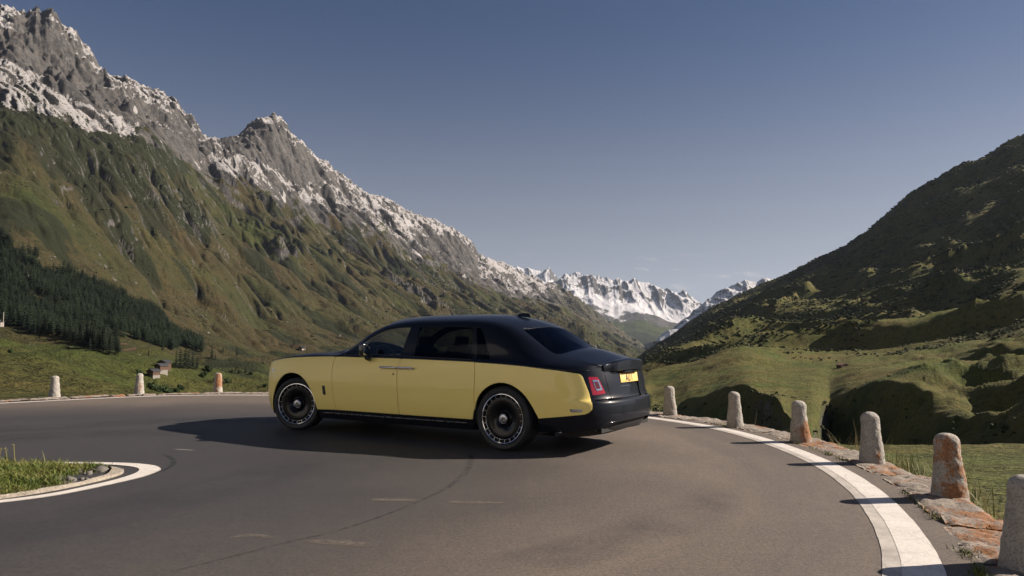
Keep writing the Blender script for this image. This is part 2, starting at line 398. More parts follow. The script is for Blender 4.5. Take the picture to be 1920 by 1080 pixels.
def panel(name, fn, loop, mat, parent, holes=(), off=0.0, step=.03, sc2=1.0, skirt=.014, sides=(1,), sharp_in=None, roll=.004):
    """sheet cut out of a surface fn(a,b); sides: 1 left, -1 right (both in one mesh when both are given)"""
    f = lambda L: [(p[0], p[1]*sc2) for p in L]
    loops = [dens(f(loop), step)] + [dens(f(h), step) for h in holes]
    pts = []; edges = []; rings_ = []
    for L in loops:
        i0 = len(pts); pts += L; m = len(L); edges += [(i0+i, i0+(i+1) % m) for i in range(m)]; rings_.append((i0, m))
    P0 = np.array(loops[0]); lo, hi = P0.min(0), P0.max(0)
    gx, gy = np.meshgrid(np.arange(lo[0]+step*.5, hi[0], step), np.arange(lo[1]+step*.5, hi[1], step))
    G = np.c_[gx.ravel(), gy.ravel()]; ok = inpoly(G, loops[0])
    for h in loops[1:]: ok &= ~inpoly(G, h)
    allb = np.array(pts); G = G[ok]
    if len(G):
        dmin = np.full(len(G), 1e9)
        for i in range(0, len(allb), 200): dmin = np.minimum(dmin, np.sqrt(((G[:,None]-allb[None,i:i+200])**2).sum(-1)).min(1))
        G = G[dmin > step*.45]
    vin = [Vector(p) for p in pts] + [Vector(p) for p in G]
    ov, oe, of, *_ = delaunay_2d_cdt(vin, edges, [], 0, 1e-6)
    V2 = np.array([tuple(v) for v in ov]); F = np.array([t for t in of if len(t) == 3])
    C = V2[F].mean(1); ok = inpoly(C, loops[0])
    for h in loops[1:]: ok &= ~inpoly(C, h)
    F = F[ok]
    ab = V2 / [1, sc2]
    N = surf_normal(fn, ab[:,0], ab[:,1]); P = fn(ab[:,0], ab[:,1])
    if (N[:,1].mean() < 0 and abs(N[:,1].mean()) > .1) or (abs(N[:,1].mean()) <= .1 and N[:,2].mean() < 0): N = -N
    # boundary edges of the triangle set
    E = {}
    for t in F:
        for i in range(3):
            a, b = int(t[i]), int(t[(i+1) % 3]); E[(a, b)] = 1
    be = [(a, b) for (a, b) in E if (b, a) not in E]
    P = P + N*off
    # orient triangles along N
    g = np.cross(P[F[:,1]]-P[F[:,0]], P[F[:,2]]-P[F[:,0]]); fl = (g*N[F[:,0]]).sum(1) < 0
    F[fl] = F[fl][:, ::-1]
    V = [P]; NN = [N]; FF = [F]
    if skirt:
        bv = sorted({a for e in be for a in e}); idx = {a: i for i, a in enumerate(bv)}
        # outward direction in the sheet at each boundary vertex
        outd = np.zeros((len(bv), 3))
        for a, b in be:
            tgt = P[b]-P[a]; o_ = np.cross(tgt, N[a]); o_ /= np.linalg.norm(o_)+1e-9
            outd[idx[a]] += o_; outd[idx[b]] += o_
        ctr = P.mean(0)
        outd /= np.linalg.norm(outd, axis=1, keepdims=True)+1e-9
        b0 = P[bv]; n0 = N[bv]; base = len(P)
        # sign: outward = away from adjacent triangle centroid
        tc = {}
        for t in F:
            for a in t: tc.setdefault(int(a), []).append(P[t].mean(0))
        for a in bv:
            i = idx[a]; c = np.mean(tc[a], 0)
            if ((P[a]-c)*outd[i]).sum() < 0: outd[i] *= -1
        ringP = [b0, b0 + outd*roll*.7 - n0*roll*.35, b0 + outd*roll - n0*roll, b0 + outd*roll - n0*skirt]
        s2 = (n0+outd); s2 /= np.linalg.norm(s2, axis=1, keepdims=True)
        ringN = [n0, s2, outd, outd]
        m = len(bv)
        for q, w in zip(ringP[1:], ringN[1:]): V.append(q); NN.append(w)
        def vid(a, r): return a if r == 0 else base + (r-1)*m + idx[a]
        sk = []
        for a, b in be:
            for r in range(3):
                sk.append((vid(a, r), vid(b, r), vid(b, r+1))); sk.append((vid(a, r), vid(b, r+1), vid(a, r+1)))
        sk = np.array(sk); Vt = np.concatenate(V); Nt = np.concatenate(NN)
        g = np.cross(Vt[sk[:,1]]-Vt[sk[:,0]], Vt[sk[:,2]]-Vt[sk[:,0]]); fl = (g*Nt[sk[:,2]]).sum(1) < 0
        sk[fl] = sk[fl][:, ::-1]; FF.append(sk)
    V = np.concatenate(V); NN = np.concatenate(NN); FF = np.concatenate(FF)
    outV, outN, outF = [], [], []
    for sgn in sides:
        b = sum(len(q) for q in outV)
        outV.append(V*[1, sgn, 1]); outN.append(NN*[1, sgn, 1]); outF.append((FF if sgn > 0 else FF[:, ::-1]) + b)
    return mesh_np(name, np.concatenate(outV), np.concatenate(outF), mat, parent, normals=np.concatenate(outN))

G_ = .0072
CL = lambda a, b, n=24, d=0.: [(s, float(zcoach(s)) + d) for s in np.linspace(a, b, n)]      # along the coach line
shutA = [(5.015,1.106),(5.018,1.063),(5.030,.995),(5.034,.924),(5.026,.78),(5.010,.666),(4.985,.52),(4.951,.351)]
shutB = [(3.727,1.098),(3.737,1.091),(3.770,1.03),(3.777,.971),(3.776,.85),(3.767,.712),(3.753,.52),(3.735,.354)]
shutC = [(2.512,1.080),(2.508,1.074),(2.488,1.01),(2.481,.944),(2.480,.78),(2.484,.64)]
def shift(L, d): return [(a+d, b) for a, b in L]
def clipz(L): return [(a, min(b, float(zcoach(a)))) for a, b in L]
cA, cB, cC = clipz(cat(shutA)), clipz(cat(shutB)), clipz(cat(shutC))
archR = cat([(2.481,.362),(2.478,.45),(2.462,.545),(2.425,.640),(2.365,.715),(2.28,.780),(2.18,.822),(2.07,.837),(1.95,.820),(1.83,.768),(1.73,.690),(1.655,.600),(1.600,.515),(1.553,.428)])
archF = cat([(5.345,.337),(5.372,.44),(5.435,.565),(5.515,.680),(5.62,.775),(5.75,.838),(5.90,.860),(6.05,.838),(6.17,.770),(6.26,.680),(6.32,.585),(6.365,.48),(6.39,.36),(6.395,.27)])
def both(fn_name, **kw):
    r = []
    for sgn in (1, -1):
        r.append(panel(fn_name, sides=(sgn,), parent=car, **kw))
    return r
S_FE = 7.02
wings = both('front_wing', fn=ring, mat=M['yellow'], loop=shift(cA, G_)[::-1] + CL(5.02, S_FE, 50)[1:] + [(S_FE, .25)] + [(6.42, .245)] + archF[::-1] + [(4.96, .351)])
doorsF = both('front_door', fn=ring, mat=M['yellow'], loop=shift(cB, G_)[::-1] + CL(3.737, 5.01)[1:-1] + shift(cA, -G_) )
doorsR = both('rear_door', fn=ring, mat=M['yellow'], loop=shift(cC, G_)[::-1] + CL(2.516, 3.72)[1:-1] + shift(cB, -G_) + [(2.565,.361),(2.52,.362),(2.484,.50)])
yq_back = [(1.40,1.003),(1.30,.993),(1.18,.9785),(1.10,.9675),(1.055,.9605),(1.018,.948),(.996,.925),(.985,.900),(.912,.740),(.880,.60),(.886,.553),(.915,.522),(.97,.500),(1.339,.454),(1.553,.428)]
wingR = both('rear_wing', fn=ring, mat=M['yellow'], loop=[(s, z) for s, z in CL(2.506, 1.47, 30, -.003)] + yq_back[:-1] + archR[::-1][0:] [:-8] + shift([q for q in cC if q[1] > .62], -G_)[::-1])
def off_loop(z0, z1, s0, s1): return [(s0, z0), (s1, z0), (s1, z1), (s0, z1)]
sills = both('sill', fn=ring, mat=M['blackgl'], off=-.010, loop=[(2.53,.215),(5.33,.205),(5.352,.33),(3.74,.345),(2.50,.354)])
for sgn in (1, -1):
    panel('sill_strip', ring, [(2.62,.300),(5.26,.288),(5.26,.294),(2.62,.306)], M['steel'], car, off=-.002, sides=(sgn,), skirt=.008, roll=.001, step=.05)
# black rear corner, bumper, boot lid
lidedge = [(.575,1.0),(.590,.90),(.565,.78),(.535,.672)]
TL = [(.915,.928),(.745,.921),(.632,.728),(.856,.712)]
rq = both('rear_quarter', fn=ring, mat=M['black'], loop=CL(.60, 1.45, 30)[::-1] + [(.60,.94),(.607,.90),(.580,.78),(.548,.674),(.82,.664),(.890,.640),(.876,.68),(.906,.742),(.978,.902),(.989,.930),(1.012,.955),(1.052,.968),(1.10,.9755),(1.18,.9865),(1.30,1.001),(1.40,1.010)], holes=[rc(TL, .02)], off=-.001)
lampR = []
for sgn in (1, -1):
    t = panel('tail_light', ring, rc(TL, .02), M['red'], car, off=-.001, sides=(sgn,), roll=.001)
    fr = [(.850,.890),(.742,.886),(.690,.770),(.790,.765)]; fi = [(.828,.870),(.758,.868),(.718,.787),(.795,.783)]
    panel('lamp_frame', ring, rc(fr, .012), M['chrome'], t, holes=[rc(fi, .008)], off=.003, sides=(sgn,), skirt=.004, roll=.001, step=.015)
    panel('lamp_core', ring, rc(fi, .008), M['reddark'], t, off=.0015, sides=(sgn,), skirt=.003, roll=.001, step=.02)
lid = panel('boot_lid', ring, [(s_, float(zcoach(s_)) + .042*float(sstep(.56,.40,s_))) for s_ in np.linspace(0, .59, 20)] + [(.597,.90),(.570,.78),(.540,.672),(.275,.668),(.285,.985),(0,.985)], M['black'], car, sides=(1,-1), skirt=.05)
floor = panel('plate_recess', ring, [(0,.668),(.282,.668),(.292,.992),(0,.992)], M['black'], lid, off=-.030, sides=(1,-1), skirt=.004)
panel('lid_trim', ring, [(0,.792),(.262,.792),(.262,.806),(0,.806)], M['blackgl'], lid, off=-.012, sides=(1,-1), skirt=.02)
panel('lid_foot', ring, [(0,.672),(.272,.672),(.270,.785),(0,.785)], M['black'], lid, off=-.016, sides=(1,-1), skirt=.02)
bump = panel('rear_bumper', ring, [(0,.648),(.50,.650),(.85,.651),(.905,.628),(.884,.60),(.891,.553),(.920,.518),(.972,.495),(1.339,.449),(1.557,.423),(1.574,.262),(1.25,.285),(.873,.305),(.70,.335),(.50,.385),(.33,.39),(0,.392)][::-1], M['black'], car, sides=(1,-1), off=-.0015)
panel('lower_valance', ring, [(0,.384),(.5,.376),(.70,.33),(.9,.29),(1.25,.27),(1.25,.19),(0,.24)], M['dark'], car, sides=(1,-1), off=-.045)
for sgn in (1, -1):
    exs = ring(np.linspace(.84, .49, 14), np.array([.300,.322,.343,.360,.374,.384,.391,.396,.399,.401,.402,.402,.402,.401])-.006)
    exs = exs*[1, sgn, 1]
    MB().tube(exs - np.array([0,0,.004]), .0055, 8).build('exhaust_finisher', M['blackgl'], car, smooth=True)
    panel('side_marker', ring, rc([(1.15,.5525),(1.005,.555),(.998,.523),(1.135,.519)], .008), M['steel'], car, off=.004, sides=(sgn,), skirt=.006, roll=.002, step=.02)
    panel('marker_lamp', ring, rc([(6.455,.894),(6.335,.898),(6.332,.878),(6.452,.875)], .006), M['steel'], car, off=.003, sides=(sgn,), skirt=.005, roll=.001, step=.02)
    bdg = panel('wing_badge', ring, rc([(5.219,.687),(5.170,.687),(5.145,.560),(5.196,.558)], .008), M['blackgl'], car, off=.006, sides=(sgn,), skirt=.008, roll=.002, step=.02)
    for zz in (.672, .635, .612, .575): 
        s0 = 5.150 + (zz-.56)*.2
        panel('badge_bar', ring, [(s0+.008,zz),(s0+.045,zz),(s0+.043,zz-.009),(s0+.006,zz-.009)], M['chrome'], bdg, off=.009, sides=(sgn,), skirt=.003, roll=.0005, step=.02)
    for s0, s1, d in ((3.79, 4.072, 'front'), (3.765, 3.47, 'rear')):
        door = (doorsF if d == 'front' else doorsR)[0 if sgn > 0 else 1]
        P = ring(np.linspace(s0, s1, 10), np.full(10, .976)); nrm = surf_normal(ring, np.linspace(s0, s1, 10), np.full(10, .976)); nrm *= np.sign(nrm[:,1:2])
        P = (P + nrm*.040)*[1, sgn, 1]
        hd = MB().tube(P, [.010,.013,.014,.014,.014,.014,.014,.014,.013,.009], 10)
        for q in (1, 8):
            a = ring(np.array([s0+(s1-s0)*q/9]), np.array([.974]))[0]; hd.box(((a[0], sgn*(a[1]+.020), a[2])), (.03,.045,.016))
        hd.build('door_handle', M['chrome'], door, smooth='auto')
    a = ring(np.array([3.842]), np.array([.892]))[0]
    MB().lathe([(0,.004),(.010,.004),(.014,.002),(.014,-.004)], n=20, c=(a[0], a[1]+.003, a[2])).build('door_badge', M['copper'], doorsF[0 if sgn > 0 else 1], smooth=True).scale = (1, sgn, 1)

# upper body
HX = 3.05
w1 = rc([(2.800,.105),(2.755,.185),(2.69,.290),(2.60,.360),(2.50,.412),(2.38,.456),(2.25,.484),(2.10,.497),(1.94,.500),(1.668,.492),(1.676,.40),(1.700,.27),(1.728,.105)], .012)
w2 = rc([(1.517,.487),(1.03,.487),(.613,.478),(.590,.42),(.545,.30),(.505,.15),(.500,.085),(1.0,.085),(1.500,.098),(1.496,.20),(1.502,.36)], .012)
wq = rc([(.560,.478),(.495,.480),(.44,.43),(.35,.320),(.255,.18),(.225,.118),(.44,.095),(.452,.18),(.50,.33)], .02)
bl = cat([(-.105,1.0),(-.100,.93),(-.075,.82),(-.045,.74),(-.062,.708),(-.13,.694),(-.26,.668),(-.40,.640),(-.505,.625),(-.575,.640),(-.625,.71),(-.66,.82),(-.685,.92),(-.69,1.0)])
wd = cat([(2.33,1.0),(2.31,.93),(2.24,.80),(2.16,.70),(2.18,.655),(2.35,.636),(2.60,.624),(2.80,.622),(2.93,.645),(3.00,.72),(3.04,.85),(3.05,1.0)][::-1])
hood = panel('bonnet', shell, [(HX+G_,0),(XMAX,0),(XMAX,1),(HX+G_+.06,1),(HX+G_+.05,.8),(HX+G_+.0,.5)], M['black'], car, sc2=2., step=.05, sides=(1,-1), off=-.001)
edge_loop = [(XMIN,0),(HX,0),(HX,.5),(HX+.05,.8),(HX+.06,1.0)] + [(3.05,1.0)] + wd[1:] + [(2.33,1.0)][:0] + [(-.105,1.0)] + bl[1:] + [(XMIN,1.0)]
body_up = panel('upper_body', shell, edge_loop, M['black'], car, holes=[w1, w2, wq], sc2=2., step=.035, sides=(1,-1), off=-.001, skirt=.012)
for sgn in (1, -1):
    gk = dict(sc2=2., off=-.007, skirt=.003, roll=.001, step=.05, sides=(sgn,))
    panel('front_side_window', shell, w1, M['glass'], car, **gk); panel('rear_side_window', shell, w2, M['glassdark'], car, **gk)
    panel('quarter_window', shell, wq, M['glassdark'], car, **gk)
    # window surround
    for nm, lp, grow in (('window_trim', w1, .0),):
        pass
panel('windscreen', shell, wd + [], M['glass'], car, sc2=2., off=-.006, skirt=0, step=.05, sides=(1,-1))
panel('rear_window', shell, bl + [], M['glassdark'], car, sc2=2., off=-.006, skirt=0, step=.05, sides=(1,-1))
for sgn in (1, -1):
    # thin gloss waist strip over the coach line and shut lines of the rear door frame
    xs = np.linspace(-1.08, 4.3, 120); P = shell(xs, np.full(120, .018)); P[:,1] += .001
    MB().tube(P*[1, sgn, 1], .0045, 6).build('waist_strip', M['steel'] if 0 else M['blackgl'], car, smooth=True)
    xs = np.linspace(.50, 2.80, 60); P = shell(xs, np.interp(xs, [.5,1.5,1.73,2.8],[.078,.088,.096,.094])); P[:,1] += .001
    MB().tube(P*[1, sgn, 1], .0055, 6).build('sill_trim', M['blackgl'], car, smooth=True)
    P = shell(np.array([.462,.470,.49,.53,.575,.600]), np.array([0,.06,.15,.30,.42,.49])); P[:,1] += .0005
    MB().tube(P*[1, sgn, 1], .003, 6).build('door_seam', M['dark'], car, smooth=True)
    P = shell(np.array([-.048]), np.array([.745]))[0] + np.array([.0,.0,.006])
    MB().tube([P*[1,sgn,1]+np.array([.0,0,0]), P*[1,sgn,1]+np.array([.012,-.05*sgn,.003]), P*[1,sgn,1]+np.array([.016,-.075*sgn,.004])], [.003,.006,.002], 6).build('window_ornament', M['chrome'], car, smooth=True)
for sg_ in (1, -1): panel('lid_shoulder', ring, [(s_, float(zcoach(s_)) - .05) for s_ in np.linspace(.36, .74, 12)] + [(s_, float(zcoach(s_)) + .018) for s_ in np.linspace(.74, .36, 12)], M['black'], lid, off=-.010, sides=(sg_,), skirt=.02, step=.02)
# rear cap between the curved edge of the deck and the boot lid, spoiler lip over it
ang = np.linspace(-1, 1, 41); sE = np.abs(ang)*.62
E_ = ring(sE, zcoach(sE)); E_[:,1] *= np.sign(ang + 1e-9)
tt = 1 - np.abs(ang)*.62; Sx = shell(np.full(41, XMIN), np.clip(tt, 0, 1))
yt = E_[:,1]; ts = np.linspace(0, 1, 400); sh = shell(np.full(400, XMIN), ts); o_ = np.argsort(sh[:,1]); zq = np.interp(np.abs(yt), sh[o_,1], sh[o_,2])
lipV = []; prof = []
for i in range(41):
    y = yt[i]; fe = float(sstep(.50, .36, abs(y)))      # lip shrinks to nothing at its ends
    xr = E_[i,0]; zr_ = zq[i] - .001
    zl_ = min(zr_-.076*fe-.014, float(E_[i,2])-.008)
    prof = [(XMIN+.03, zr_-.002), (XMIN-.01, zr_+.010*fe), (XMIN-.035, zr_+.014*fe), (xr-.030*fe-.006, zr_+.016*fe-.002), (xr-.050*fe-.008, zr_+.006*fe-.008), (xr-.052*fe-.008, zl_+.014), (xr-.030*fe-.002, zl_), (xr+.02, zl_), (XMIN+.03, zl_)]
    lipV += [(px, y, pz) for px, pz in prof]
k = len(prof); lipF = [(i*k+j, i*k+(j+1) % k, (i+1)*k+(j+1) % k, (i+1)*k+j) for i in range(40) for j in range(k)] + [tuple(range(k)), tuple(range(40*k, 41*k))[::-1]]
lip = MB().add(lipV, lipF).build('boot_lip', M['black'], car, smooth='auto')
MB().box((XMIN-.102, 0, 1.058), (.012,.026,.066)).build('lip_badge', M['chrome'], lip, bevel=.003)
# dark body inside the gaps
inner = []
def inner_strip(s0, s1, z0, z1, off, name):
    for sgn in (1, -1):
        S, Z = np.meshgrid(np.linspace(s0, s1, 60), np.linspace(z0, z1, 14)); P = ring(S, Z); nn = surf_normal(ring, S, Z); nn *= np.sign((nn*np.array([0,1,0])).sum(-1, keepdims=True)+1e-9)
        x, y, nx, ny = plan(S); P = P - np.stack([nx, ny, 0*nx], -1)*off; P = P*[1, sgn, 1]
        i, j = np.meshgrid(np.arange(13), np.arange(59), indexing='ij'); q = i*60+j
        inner.append((P.reshape(-1, 3), np.c_[q.ravel(), q.ravel()+1, q.ravel()+61, q.ravel()+60]))
inner_strip(2.44, 5.40, .30, 1.06, .03, ''); inner_strip(0, .62, .60, 1.0, .05, ''); inner_strip(.60, 1.5, .32, .93, .03, ''); inner_strip(6.45, SMAX, .25, .98, .03, '')
mb = MB()
for P, Fq in inner: mb.add(P, [tuple(f) for f in Fq])
mb.box((1.9, 0, .26), (2.7, 1.60, .12)); mb.box((1.9, 0, .27), (4.9, 1.30, .10)); mb.box((-.85, 0, .36), (.7, 1.40, .18)); mb.box((-.9, 0, .72), (.5, 1.0, .5)); mb.box((3.9, 0, .7), (1.0, 1.15, .6))
mb.box((1.9, 0, .62), (2.9, 1.55, .62))
mb.build('chassis', M['dark'], car)
for xc in (0., 3.80):
    for sgn in (1, -1):
        pr = [(.50,.60),(.50,.965)]
        m2 = MB(); n = 28; V = []
        for k2 in range(n+1):
            a = math.pi*(k2/n*1.24 - .12)
            for yy in (.58,.955): V.append((xc + .505*math.cos(a), sgn*yy, .40 + .485*math.sin(a)))
        m2.add(V, [(2*i, 2*i+1, 2*i+3, 2*i+2) for i in range(n)]); m2.box((xc, sgn*.575, .55), (1.0,.02,.75))
        m2.build('wheel_housing', M['dark'], car, smooth='auto')
# front end: grille, lamps
MB().box((4.66, 0, .74), (.10,.84,.62)).build('grille', M['chrome'], car, bevel=.02)
for sgn in (1, -1):
    hl = panel('headlight', ring, rc([(6.60,.86),(6.98,.86),(6.98,.74),(6.60,.74)], .02), M['steel'], car, off=.003, sides=(sgn,), step=.04)

# wheels
def wheel(x, sgn, steer=0.0, roll=0.2):
    w = empty('wheel', (x, sgn*.862, .394), steer, car)
    W = .275; h = W/2
    tp = [(.300,-h+.02),(.33,-h),(.36,-h-.004),(.380,-h+.012),(.391,-h+.035),(.394,-.07),(.388,-.066),(.388,-.060),(.394,-.056),(.3945,-.01),(.388,-.006),(.388,.002),(.3945,.006),(.394,.056),(.388,.060),(.388,.066),(.394,.070),(.391,h-.035),(.380,h-.012),(.36,h+.002),(.33,h-.001),(.308,h-.012),(.300,h-.02)]
    T = MB().lathe([(r, q*sgn) for r, q in tp], n=96)
    # tread blocks: shallow cross cuts on the shoulder
    for k in range(72):
        a = 2*math.pi*k/72
        for q in (-1, 1):
            T.box((.3845*math.cos(a), q*(h-.020), .3845*math.sin(a)), (.010,.018,.010), tilt=Matrix.Rotation(-a, 3, 'Y'))
    ty = T.build('tyre', M['rubber'], w, smooth='auto')
    o = h*sgn
    rim = MB().lathe([(.296,o-.03*sgn),(.306,o-.008*sgn),(.305,o-.002*sgn),(.298,o),(.292,o-.003*sgn),(.289,o-.012*sgn),(.2885,o-.03*sgn),(.27,o-.12*sgn),(.26,-o)], n=96).build('rim', M['chrome'], w, smooth='auto')
    disc = MB().lathe([(.287,o-.040*sgn),(.262,o-.020*sgn),(.250,o-.0165*sgn),(.20,o-.018*sgn),(.145,o-.030*sgn),(.115,o-.048*sgn),(.100,o-.058*sgn),(.085,o-.050*sgn),(.078,o-.030*sgn)], n=96).build('wheel_disc', M['rimblack'], w, smooth='auto')
    MB().lathe([(.278,o-.021*sgn),(.2755,o-.0165*sgn),(.273,o-.021*sgn)], n=96).build('disc_ring', M['rimblack'], rim, smooth=True)
    ns = 22*12; PV = []; PF = []
    for k in range(ns):
        a = 2*math.pi*(k+roll*12)/ns; c_, s_ = math.cos(a), math.sin(a)
        PV += [(r_*c_, o-y_*sgn, r_*s_) for r_, y_ in ((.2515,.0165),(.2545,.0150),(.2900,.0115))]
    for k in range(ns):
        a, b_ = 3*k, 3*((k+1) % ns); PF.append((a, a+1, b_+1, b_))
        if k % 12 == 0: PF.append((a+1, a+2, b_+2, b_+1))
    MB().add(PV, PF).build('spoke_ring', M['steel'], disc)
    cap = MB().lathe([(0,o-.014*sgn),(.040,o-.014*sgn),(.052,o-.018*sgn),(.058,o-.024*sgn),(.062,o-.022*sgn),(.064,o-.032*sgn),(.064,o-.06*sgn)], n=48).build('hub_cap', M['steel'], w, smooth='auto')
    lg = MB()
    for dx in (-.012, .012):
        q_ = -sgn; lg.box((dx, o-.0125*sgn, .0), (.004,.003,.040)); lg.box((dx+.006*q_, o-.0122*sgn, .018), (.012,.003,.004)); lg.box((dx+.006*q_, o-.0122*sgn, .002), (.012,.003,.004)); lg.box((dx+.012*q_, o-.0120*sgn, .010), (.004,.003,.018)); lg.tube([(dx+.004*q_, o-.0125*sgn, .001), (dx+.013*q_, o-.0125*sgn, -.019)], .0018, 4)
    lg.build('cap_monogram', M['blackgl'], cap)
    return w
wheel(0, 1, 0, .1); wheel(0, -1, 0, .4); wheel(3.772, 1, R(19), .3); wheel(3.772, -1, R(17), .7)

# number plate with its characters
pc = ring(np.array([0.]), np.array([.893]))[0]
tiltm = Matrix.Rotation(R(-9), 4, 'Y')
plate = MB().box((0, 0, 0), (.010, .520, .111)).build('number_plate', M['plate'], car, bevel=.003)
plate.matrix_local = Matrix.Translation((pc[0]+.008, 0, .893)) @ Matrix.Rotation(R(8), 4, 'Y')
lt = MB(); yy = -.095
def glyph(segs, y0, wd_, ht=.079):
    # polyline strokes in a w x h cell, seen from behind (plate reads along -y)
    for a, b in segs:
        p = Vector((-.0062, y0 - a[0]*wd_, (a[1]-.5)*ht)); q = Vector((-.0062, y0 - b[0]*wd_, (b[1]-.5)*ht))
        d = q-p; n_ = Vector((0, -d.z, d.y)).normalized()*.0080; e = d.normalized()*.003
        lt.add([p-n_-e, p+n_-e, q+n_+e, q-n_+e], [(0,1,2,3)])
glyph([((0,0),(.5,1)),((.5,1),(1,0)),((.2,.33),(.8,.33))], .104, .056)
glyph([((0,1),(0,.15)),((0,.15),(.3,0)),((.3,0),(.7,0)),((.7,0),(1,.15)),((1,.15),(1,1))], .026, .044)
glyph([((0,0),(0,1))], -.075, .044)
lto = lt.build('plate_lettering', M['ink'], plate)
MB().box((pc[0]-.012, 0, .972), (.05,.44,.014)).build('plate_lamp', M['blackgl'], car, bevel=.003)

# mirrors
for sgn in (1, -1):
    mr = empty('door_mirror', (2.27, sgn*1.065, 1.205), 0, car)
    V = []; prof = [(-.045,.90),(-.03,1.0),(.0,1.0),(.025,.93),(.048,.75),(.06,.45)]; n = 24
    for dx, s_ in prof:
        for k in range(n):
            a = 2*math.pi*k/n; cy_, cz_ = math.cos(a), math.sin(a)
            y = np.sign(cy_)*abs(cy_)**.45*.080*s_; z = np.sign(cz_)*abs(cz_)**.5*.098*s_
            V.append((dx, y, z + .015))
    m_ = len(prof); Fm = [(i*n+k, i*n+(k+1) % n, (i+1)*n+(k+1) % n, (i+1)*n+k) for i in range(m_-1) for k in range(n)] + [tuple(range(n)), tuple(range((m_-1)*n, m_*n))]
    MB().add(V, Fm).build('mirror_housing', M['blackgl'], mr, smooth='auto')
    MB().box((-.047, 0, .015), (.004,.13,.15)).build('mirror_glass', M['chrome'], mr, bevel=.002)
    MB().tube([(-.03,-.0*sgn,-.07),(-.03,-.02*sgn,-.10),(-.02,-.07*sgn,-.118),(0,-.13*sgn,-.125)], [.034,.030,.028,.03], 10).build('mirror_arm', M['blackgl'], mr, smooth=True)
# shark fin aerial
an = []; 
for dx, hw, z in ((-.085,.006,.0),(-.09,.020,.0),(0,.030,.0),(.10,.016,.0),(.12,.004,.0)): pass
fin = MB(); n = 10; lay = []
for h_, xl, xr_, hw in ((0,-.11,.13,.040),(.020,-.10,.11,.030),(.042,-.085,.070,.018),(.056,-.075,.01,.010)):
    lay.append([( (xl+xr_)/2 + (xr_-xl)/2*math.cos(2*math.pi*k/16), hw*math.sin(2*math.pi*k/16), h_) for k in range(16)])
V = [p for L in lay for p in L]; Fm = [(i*16+k, i*16+(k+1) % 16, (i+1)*16+(k+1) % 16, (i+1)*16+k) for i in range(3) for k in range(16)] + [tuple(range(48, 64))]
zt0 = float(_zt(.36))
fo = fin.add(V, Fm).build('roof_aerial', M['blackgl'], car, smooth='auto'); fo.location = (.30, 0, zt0-.006); fo.rotation_euler = (0, R(-7), 0)

# cabin
def seat(x, y, mat, s=1.0):
    e = empty('seat', (x, y, .62), 0, car)
    MB().box((0,0,.06), (.50,.52,.18)).build('seat_cushion', mat, e, bevel=.05, seg=3)
    MB().box((-.27,0,.36), (.16,.50,.56), tilt=Matrix.Rotation(R(-14), 3, 'Y')).build('seat_back', mat, e, bevel=.05, seg=3)
    MB().box((-.36,0,.70), (.10,.26,.17), tilt=Matrix.Rotation(R(-10), 3, 'Y')).build('headrest', mat, e, bevel=.035, seg=3)
seat(2.05, .42, M['leather']); seat(2.05, -.42, M['leather']); seat(.75, .42, M['leatherpale']); seat(.75, -.42, M['leatherpale'])
MB().box((2.80, 0, 1.02), (.45,1.45,.22)).build('dashboard', M['leather'], car, bevel=.06, seg=3)
stw = MB(); 
ringp = [(.19*math.cos(2*math.pi*k/28), .19*math.sin(2*math.pi*k/28), 0) for k in range(29)]
stw.tube(ringp, .014, 8, cap=False); stw.box((0,0,-.01),(.10,.10,.04)); stw.box((0,.09,0),(.03,.18,.015)); stw.box((0,-.09,0),(.03,.18,.015)); stw.tube([(0,0,0),(0,0,-.35)], .025, 8)
so = stw.build('steering_wheel', M['leather'], car, smooth='auto'); so.matrix_local = Matrix.Translation((2.44, .42, 1.11)) @ Matrix.Rotation(R(-62), 4, 'Y')
MB().box((2.22, 0, 1.52), (.03,.22,.07)).build('interior_mirror', M['leather'], car, bevel=.01)
MB().box((1.55, 0, 1.05), (.08,1.5,.2)).build('cabin_console', M['leather'], car, bevel=.03)
for sgn in (1,-1):
    MB().tube([(2.0,sgn*.0+.0,1.585),(1.2,0,1.60)], .001, 4)
# door tops inside the glass
for sgn in (1, -1):
    MB().box((1.55, sgn*.80, .98), (2.5,.10,.20)).build('door_card', M['leather'], car, bevel=.03)
# ---------------------------------------------------------------- noise (numpy)
def _hash(ix, iy, seed):
    h = (ix.astype(np.int64)*374761393 + iy.astype(np.int64)*668265263 + seed*1442695041) & 0xFFFFFFFF
    h = ((h ^ (h >> 13))*1274126177) & 0xFFFFFFFF
    return ((h ^ (h >> 16)) & 0xFFFFFFFF)
def perlin(x, y, seed=0):
    x = np.asarray(x, float); y = np.asarray(y, float)
    x0 = np.floor(x); y0 = np.floor(y); fx = x-x0; fy = y-y0
    u = fx*fx*fx*(fx*(fx*6-15)+10); v = fy*fy*fy*(fy*(fy*6-15)+10)
    def g(dx, dy):
        a = _hash(x0+dx, y0+dy, seed)/4294967296.0*2*np.pi
        return np.cos(a)*(fx-dx) + np.sin(a)*(fy-dy)
    return ((g(0,0)*(1-u)+g(1,0)*u)*(1-v) + (g(0,1)*(1-u)+g(1,1)*u)*v)*1.5
def fbm(x, y, oct=5, seed=0, gain=.5, lac=2.03):
    s = 0; a = 1; t = 0
    for o in range(oct): s = s + a*perlin(x, y, seed+o*17); t += a; x = x*lac+3.1; y = y*lac-1.7; a *= gain
    return s/t
def ridged(x, y, oct=5, seed=0, gain=.55, lac=2.07):
    s = 0; a = 1; t = 0; w = 1
    for o in range(oct):
        n = (1 - np.abs(perlin(x, y, seed+o*23))*1.5)**2; s = s + a*n*w; t += a; w = np.clip(n*1.4, 0, 1); x = x*lac+5.3; y = y*lac+2.9; a *= gain
    return s/t

